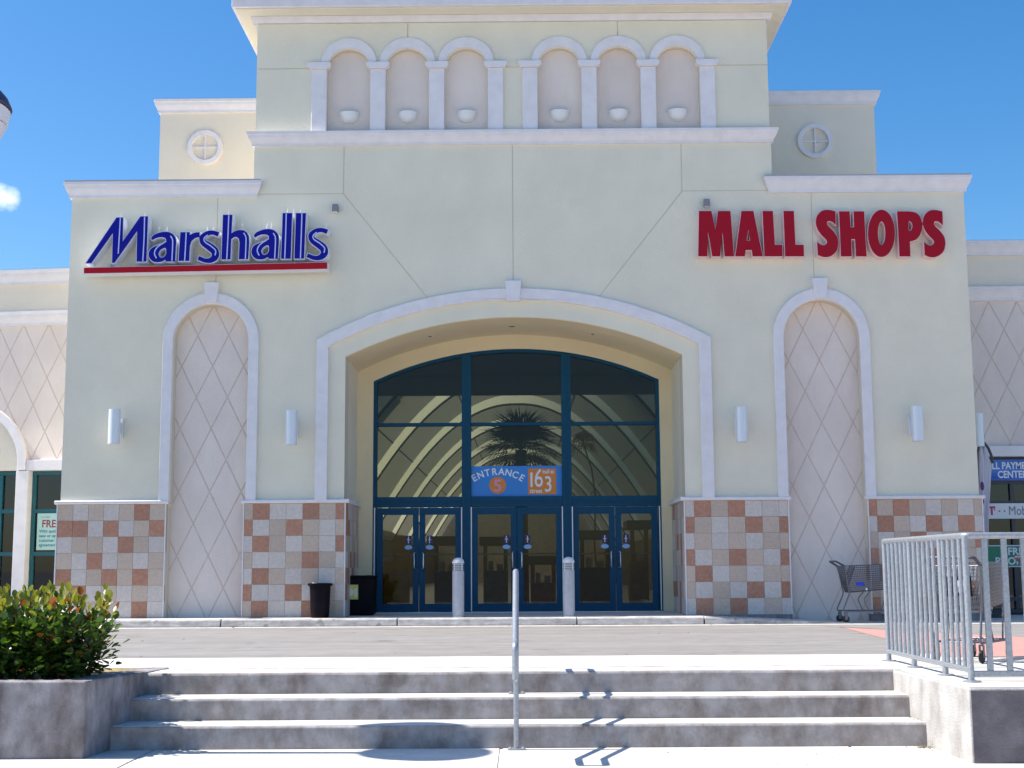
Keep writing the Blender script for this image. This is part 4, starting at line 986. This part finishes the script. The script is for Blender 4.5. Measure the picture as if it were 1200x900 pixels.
for i in range(1, ny):
    y = YA+(YBk-YA)*i/ny
    if min(abs(y-q) for q in (12.36, 13.33)) < .07: continue
    part('bar', MB().tube([(XS, y, .10), (XS, y, 1.22)], .0185, 8), GALV, RL, smooth=True)
for i in range(1, 33):
    x = XS+.165*i
    part('bar', MB().box(x-.024, x+.024, YA-.012, YA+.012, .094, 1.21), GALV, RL)
for x in (5.9, 7.9):
    part('post', MB().tube([(x, YA, 0), (x, YA, 1.225)], .027, 12), GALV, RL, smooth=True)

# ------------------------------------------------------------------ shopping carts
def make_cart(label, wire, body):
    """trolley facing +x in its own frame, origin between the wheels on the floor"""
    t = thing('shopping_cart', (0, 0, 0), label, 'shopping cart', 'shopping carts')
    R = .0040
    def quad(c4, nu, nv, name, m_, rim=.007):
        """wire panel over the quad c4 = (bl, br, tr, tl)"""
        bl, br, tr2, tl = [Vector(p) for p in c4]; q = MB()
        for i in range(nu+1): s = i/nu; q.tube([bl.lerp(br, s), tl.lerp(tr2, s)], R, 4, False)
        for j in range(nv+1): s = j/nv; q.tube([bl.lerp(tl, s), br.lerp(tr2, s)], R, 4, False)
        q.tube([bl, br, tr2, tl, bl], rim, 6, False); return part(name, q, m_, t, recalc=False)
    hb = .52
    A = {}
    for s in (-1, 1):
        quad([(-.40, s*.20, hb), (.42, s*.17, hb+.06), (.50, s*.21, 1.0), (-.50, s*.27, .97)], 30, 12, 'basket_side', wire)
    quad([(.42, -.17, hb+.06), (.42, .17, hb+.06), (.50, .21, 1.0), (.50, -.21, 1.0)], 12, 11, 'basket_front', wire)
    quad([(-.40, -.20, hb), (-.40, .20, hb), (-.50, .27, .97), (-.50, -.27, .97)], 14, 12, 'basket_back', wire)
    quad([(-.40, -.20, hb), (.42, -.17, hb+.06), (.42, .17, hb+.06), (-.40, .20, hb)], 22, 9, 'basket_floor', wire)
    quad([(-.43, -.18, .62), (-.43, .18, .62), (-.30, .20, .98), (-.30, -.20, .98)], 8, 6, 'child_seat', wire)
    for s in (-1, 1):
        part('frame', MB().tube(bend([(-.62, s*.25, 1.04), (-.50, s*.26, .97), (-.42, s*.22, .50), (-.55, s*.24, .20), (.40, s*.20, .20), (.46, s*.20, .16)], .05), .013, 8), body, t, smooth=True)
        part('strut', MB().tube(bend([(-.05, s*.205, .55), (-.18, s*.21, .40), (-.10, s*.215, .20)], .05), .009, 6), body, t, smooth=True)
        part('strut', MB().tube([(.34, s*.18, .56), (.22, s*.20, .20)], .009, 6), body, t, smooth=True)
    q = MB()
    for i in range(7): y = -.20+.4*i/6; q.tube([(-.52, y, .205), (.38, y*.9, .205)], .0045, 5, False)
    for x in (-.5, -.05, .38): q.tube([(x, -.22, .205), (x, .22, .205)], .007, 5, False)
    part('lower_rack', q, body, t)
    part('handle', MB().tube(bend([(-.50, -.26, .97), (-.64, -.255, 1.05), (-.64, .255, 1.05), (-.50, .26, .97)], .04), .017, 10), mat('cart_handle', (.05, .05, .07), .4), t, smooth=True)
    for x, yy in ((-.50, .23), (.42, .19)):
        for s in (-1, 1):
            wv = MB(); n_ = 20; vs = []
            for rr_, yo in ((.030, -.014), (.062, -.014), (.065, 0), (.062, .014), (.030, .014)):
                for k in range(n_): vs.append((x+rr_*math.cos(2*PI*k/n_), s*yy+yo, .066+rr_*math.sin(2*PI*k/n_)))
            fs = [(i*n_+k, i*n_+(k+1) % n_, (i+1)*n_+(k+1) % n_, (i+1)*n_+k) for i in range(4) for k in range(n_)]+[tuple(range(n_)), tuple(range(4*n_, 5*n_))]
            wv.add(vs, fs); wh = part('wheel', wv, RUB, t)
            part('caster_fork', MB().box(x-.02, x+.03, s*yy-.022, s*yy-.017, .06, .17).box(x-.02, x+.03, s*yy+.017, s*yy+.022, .06, .17).box(x-.02, x+.03, s*yy-.022, s*yy+.022, .17, .185), body, wh)
    return t
CW = mat('cart_grey', (.11, .11, .13), .5, .3); CB = mat('cart_frame_grey', (.16, .16, .18), .45, .5)
CC = mat('cart_chrome', (.16, .16, .18), .4, .7)
c1 = make_cart('dark grey shopping cart parked against the right tiled wall', CW, CB)
part('sticker', MB().box(-.30, -.16, -.233, -.226, .63, .70), mat('sticker_blue', (.02, .05, .5), .4), c1)
part('sticker', MB().box(-.14, -.11, -.224, -.218, .555, .59), WHITE, c1)
c2 = copy_tree(c1); tag(c2, 'chrome wire shopping cart behind the railing corner post, black ad panel on its end', 'shopping cart')
for ch in list(c2.children):
    if ch.name.startswith('sticker'): bpy.data.objects.remove(ch); continue
    if ch.name.split('.')[0] in ('basket_side', 'basket_front', 'basket_back', 'basket_floor', 'child_seat', 'frame', 'strut', 'lower_rack'):
        ch.data = ch.data.copy(); ch.data.materials[0] = CC
c3 = copy_tree(c2); tag(c3, 'chrome wire shopping cart behind the railing at the right edge of the photo', 'shopping cart')
ORG[c2] = Vector((0, 0, 0))
part('ad_panel', MB().box(-.485, -.465, -.15, .15, .66, .86), BLACKP, c2); part('ad_panel', MB().box(-.492, -.486, -.11, .03, .70, .82), mat('ad_grey', (.45, .47, .5), .4), c2)
c1.location = (6.17, 23.85, 0); c1.rotation_euler.z = 0
c2.location = (4.83, 14.35, .002); c2.rotation_euler.z = math.radians(52)+PI/2*0
c3.location = (5.95, 14.3, .002); c3.rotation_euler.z = math.radians(20)

# ------------------------------------------------------------------ street lamp at the left edge
LX, LY = -5.13, 12.12
LP = thing('street_lamp', (LX, LY, 0), 'pole-top area lamp with dark domed cap at the left edge of the photo', 'street lamp')
part('pole', MB().tube([(LX, LY, 0), (LX, LY, 4.55)], [.075, .055], 16), mat('lamp_bronze', (.05, .04, .09), .5, .3), LP, smooth=True)
part('base', MB().lathe([(.001, 0), (.16, 0), (.16, .04), (.09, .12), (.001, .12)], (LX, LY, 0), 20), MATS['lamp_bronze'], LP)
part('globe', MB().lathe([(.08, 4.52), (.18, 4.68), (.30, 4.84), (.405, 4.98), (.465, 5.10)], (LX, LY, 0), 32), mat('lamp_globe', (.62, .62, .68), .3), LP, smooth=True)
part('globe', MB().lathe([(.47, 5.11), (.495, 5.24), (.485, 5.25)], (LX, LY, 0), 32), MATS['lamp_globe'], LP, smooth=True)
part('cap', MB().lathe([(.495, 5.252), (.51, 5.27), (.47, 5.36), (.38, 5.46), (.20, 5.55), (.03, 5.58)], (LX, LY, 0), 32), MATS['lamp_bronze'], LP, smooth=True)

# ------------------------------------------------------------------ bush in the planter
BU = thing('bush', (-4.55, 12.45, .0), 'leafy rounded green and yellow bush in the planter left of the steps', 'bush')
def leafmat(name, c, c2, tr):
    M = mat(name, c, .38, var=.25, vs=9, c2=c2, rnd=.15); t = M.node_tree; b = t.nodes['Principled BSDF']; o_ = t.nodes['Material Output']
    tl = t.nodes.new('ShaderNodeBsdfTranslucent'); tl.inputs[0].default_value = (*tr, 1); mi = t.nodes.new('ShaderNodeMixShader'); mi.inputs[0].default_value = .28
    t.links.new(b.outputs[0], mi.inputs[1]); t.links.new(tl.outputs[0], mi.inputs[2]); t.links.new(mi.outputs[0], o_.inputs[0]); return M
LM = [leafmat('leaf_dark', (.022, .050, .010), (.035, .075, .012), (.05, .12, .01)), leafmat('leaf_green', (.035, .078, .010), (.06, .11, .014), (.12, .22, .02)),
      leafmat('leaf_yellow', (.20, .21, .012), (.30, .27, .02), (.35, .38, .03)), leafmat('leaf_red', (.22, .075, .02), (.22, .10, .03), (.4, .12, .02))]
rb = random.Random(21)
def leaf_geo(q, p, d, up, L_, W_):
    sd = d.cross(up).normalized(); up2 = sd.cross(d).normalized()
    pts = []
    for (a, b_, h) in ((0, 0, 0), (.25, .36, .05), (.6, .5, .09), (.9, .28, .05), (1, 0, -.02), (.9, -.28, .05), (.6, -.5, .09), (.25, -.36, .05), (.5, 0, -.03)):
        pts.append(p+d*(a*L_)+sd*(b_*W_)+up2*(h*L_))
    q.add(pts, [(8, i, i+1) for i in range(7)]+[(8, 7, 0)])
shoots = []
stems = MB(); leaves = []
def inside_h(x): # silhouette height of the bush along x
    t = (x+5.9)/2.42
    return .50+.30*max(0, 1-((t-.62)/.62)**2) if 0 <= t <= 1 else .45
for i in range(720):
    x = rb.uniform(-6.1, -3.72); y = rb.uniform(11.95, 13.2)
    root = Vector((-4.40+(x+4.40)*.82, 12.5+(y-12.5)*.6, .0)) if x > -5.4 else Vector((x, y, 0))
    ed = min(1, (x+6.3)/.5, (-3.5-x)/.35)
    hh = inside_h(x)*rb.uniform(.55, 1.0)*(.62+.38*ed)
    if rb.random() < .10: hh *= 1.14
    tip = Vector((x+rb.uniform(-.06, .09), y, hh))
    if i % 3 == 0 and x > -4.6:     # outward side shoots on the right flank
        tip = Vector((-3.68+rb.uniform(-.25, .10)*(1.6 if i % 9 == 0 else 1), rb.uniform(11.95, 12.9), rb.uniform(.08, .62)))
    if i % 4 == 1:                  # shoots leaning to the camera fill the front face
        tip = Vector((rb.uniform(-6.0, -3.68), 11.9+rb.uniform(-.05, .12), rb.uniform(.06, .56)))
    mid = root.lerp(tip, .5)+Vector((0, 0, .06))
    pth_ = [root, mid, tip]
    if i % 4 == 0: stems.tube(pth_, [.009, .006, .003], 4, False)
    nl = rb.randint(9, 13)
    for k in range(nl):
        s = .30+.70*k/(nl-1); p = (root*(1-s)**2+mid*2*s*(1-s)+tip*s*s); dr = (tip-mid).normalized()
        a = k*PI*.5*1.15+rb.random()*.5; orth = dr.orthogonal().normalized(); o2 = dr.cross(orth)
        out_d = (orth*math.cos(a)+o2*math.sin(a)); d = (out_d*(.95-.55*(s**3))+dr*(.25+.6*s**3)+Vector((0, 0, .25))).normalized()
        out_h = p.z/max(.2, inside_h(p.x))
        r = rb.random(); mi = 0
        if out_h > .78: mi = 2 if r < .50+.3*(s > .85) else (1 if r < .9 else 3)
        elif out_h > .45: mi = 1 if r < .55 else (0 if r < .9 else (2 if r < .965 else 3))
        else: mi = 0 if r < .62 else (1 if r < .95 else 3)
        leaves.append((p, d, rb.uniform(.060, .095), mi, out_h-.9*(p.y-11.9)+rb.random()*.5))
part('stems', stems, mat('bush_bark', (.10, .07, .045), .9), BU, stuff=True, recalc=False)
leaves.sort(key=lambda e_: -e_[4])
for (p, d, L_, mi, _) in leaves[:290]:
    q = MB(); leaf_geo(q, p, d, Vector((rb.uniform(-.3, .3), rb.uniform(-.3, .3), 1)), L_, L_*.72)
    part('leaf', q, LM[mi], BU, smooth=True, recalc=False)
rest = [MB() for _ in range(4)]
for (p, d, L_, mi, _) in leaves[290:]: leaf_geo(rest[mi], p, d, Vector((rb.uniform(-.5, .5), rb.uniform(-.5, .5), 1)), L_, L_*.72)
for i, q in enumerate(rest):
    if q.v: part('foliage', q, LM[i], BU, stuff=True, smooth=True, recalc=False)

# ------------------------------------------------------------------ dry litter on the paving
lt = MB(); rl_ = random.Random(5)
def bit(x, y, z, s):
    a = rl_.random()*6; c_, s_ = math.cos(a)*s, math.sin(a)*s
    lt.add([(x-c_, y-s_, z), (x+s_*.4, y-c_*.4, z+s*.25), (x+c_, y+s_, z+.002), (x-s_*.4, y+c_*.4, z+s*.15)], [(0, 1, 2, 3)])
for i in range(60): bit(rl_.uniform(.9, 3.6), rl_.uniform(10.6, 12.1), -.588, rl_.uniform(.008, .022))
for i in range(90): bit(3.66-abs(rl_.gauss(0, .10)), 12.2-abs(rl_.gauss(0, .14)), -.588, rl_.uniform(.006, .02))
for i in range(30): bit(3.66-abs(rl_.gauss(0, .05)), rl_.uniform(12.3, 12.64), -.385, rl_.uniform(.006, .016))
for i in range(26): bit(rl_.uniform(-3.4, .8), rl_.uniform(10.8, 12.15), -.588, rl_.uniform(.006, .018))
for i in range(24): bit(rl_.uniform(-6, 3), rl_.uniform(15.6, 22.8), .0, rl_.uniform(.012, .03))
for i in range(40): bit(rl_.uniform(-6, 5), rl_.choice((23.3, 23.5))+rl_.uniform(-.2, .04), .002, rl_.uniform(.012, .035))
lo = struct('fallen_leaves', lt, mat('dry_leaf', (.13, .09, .05), .9), recalc=False); lo['kind'] = 'stuff'
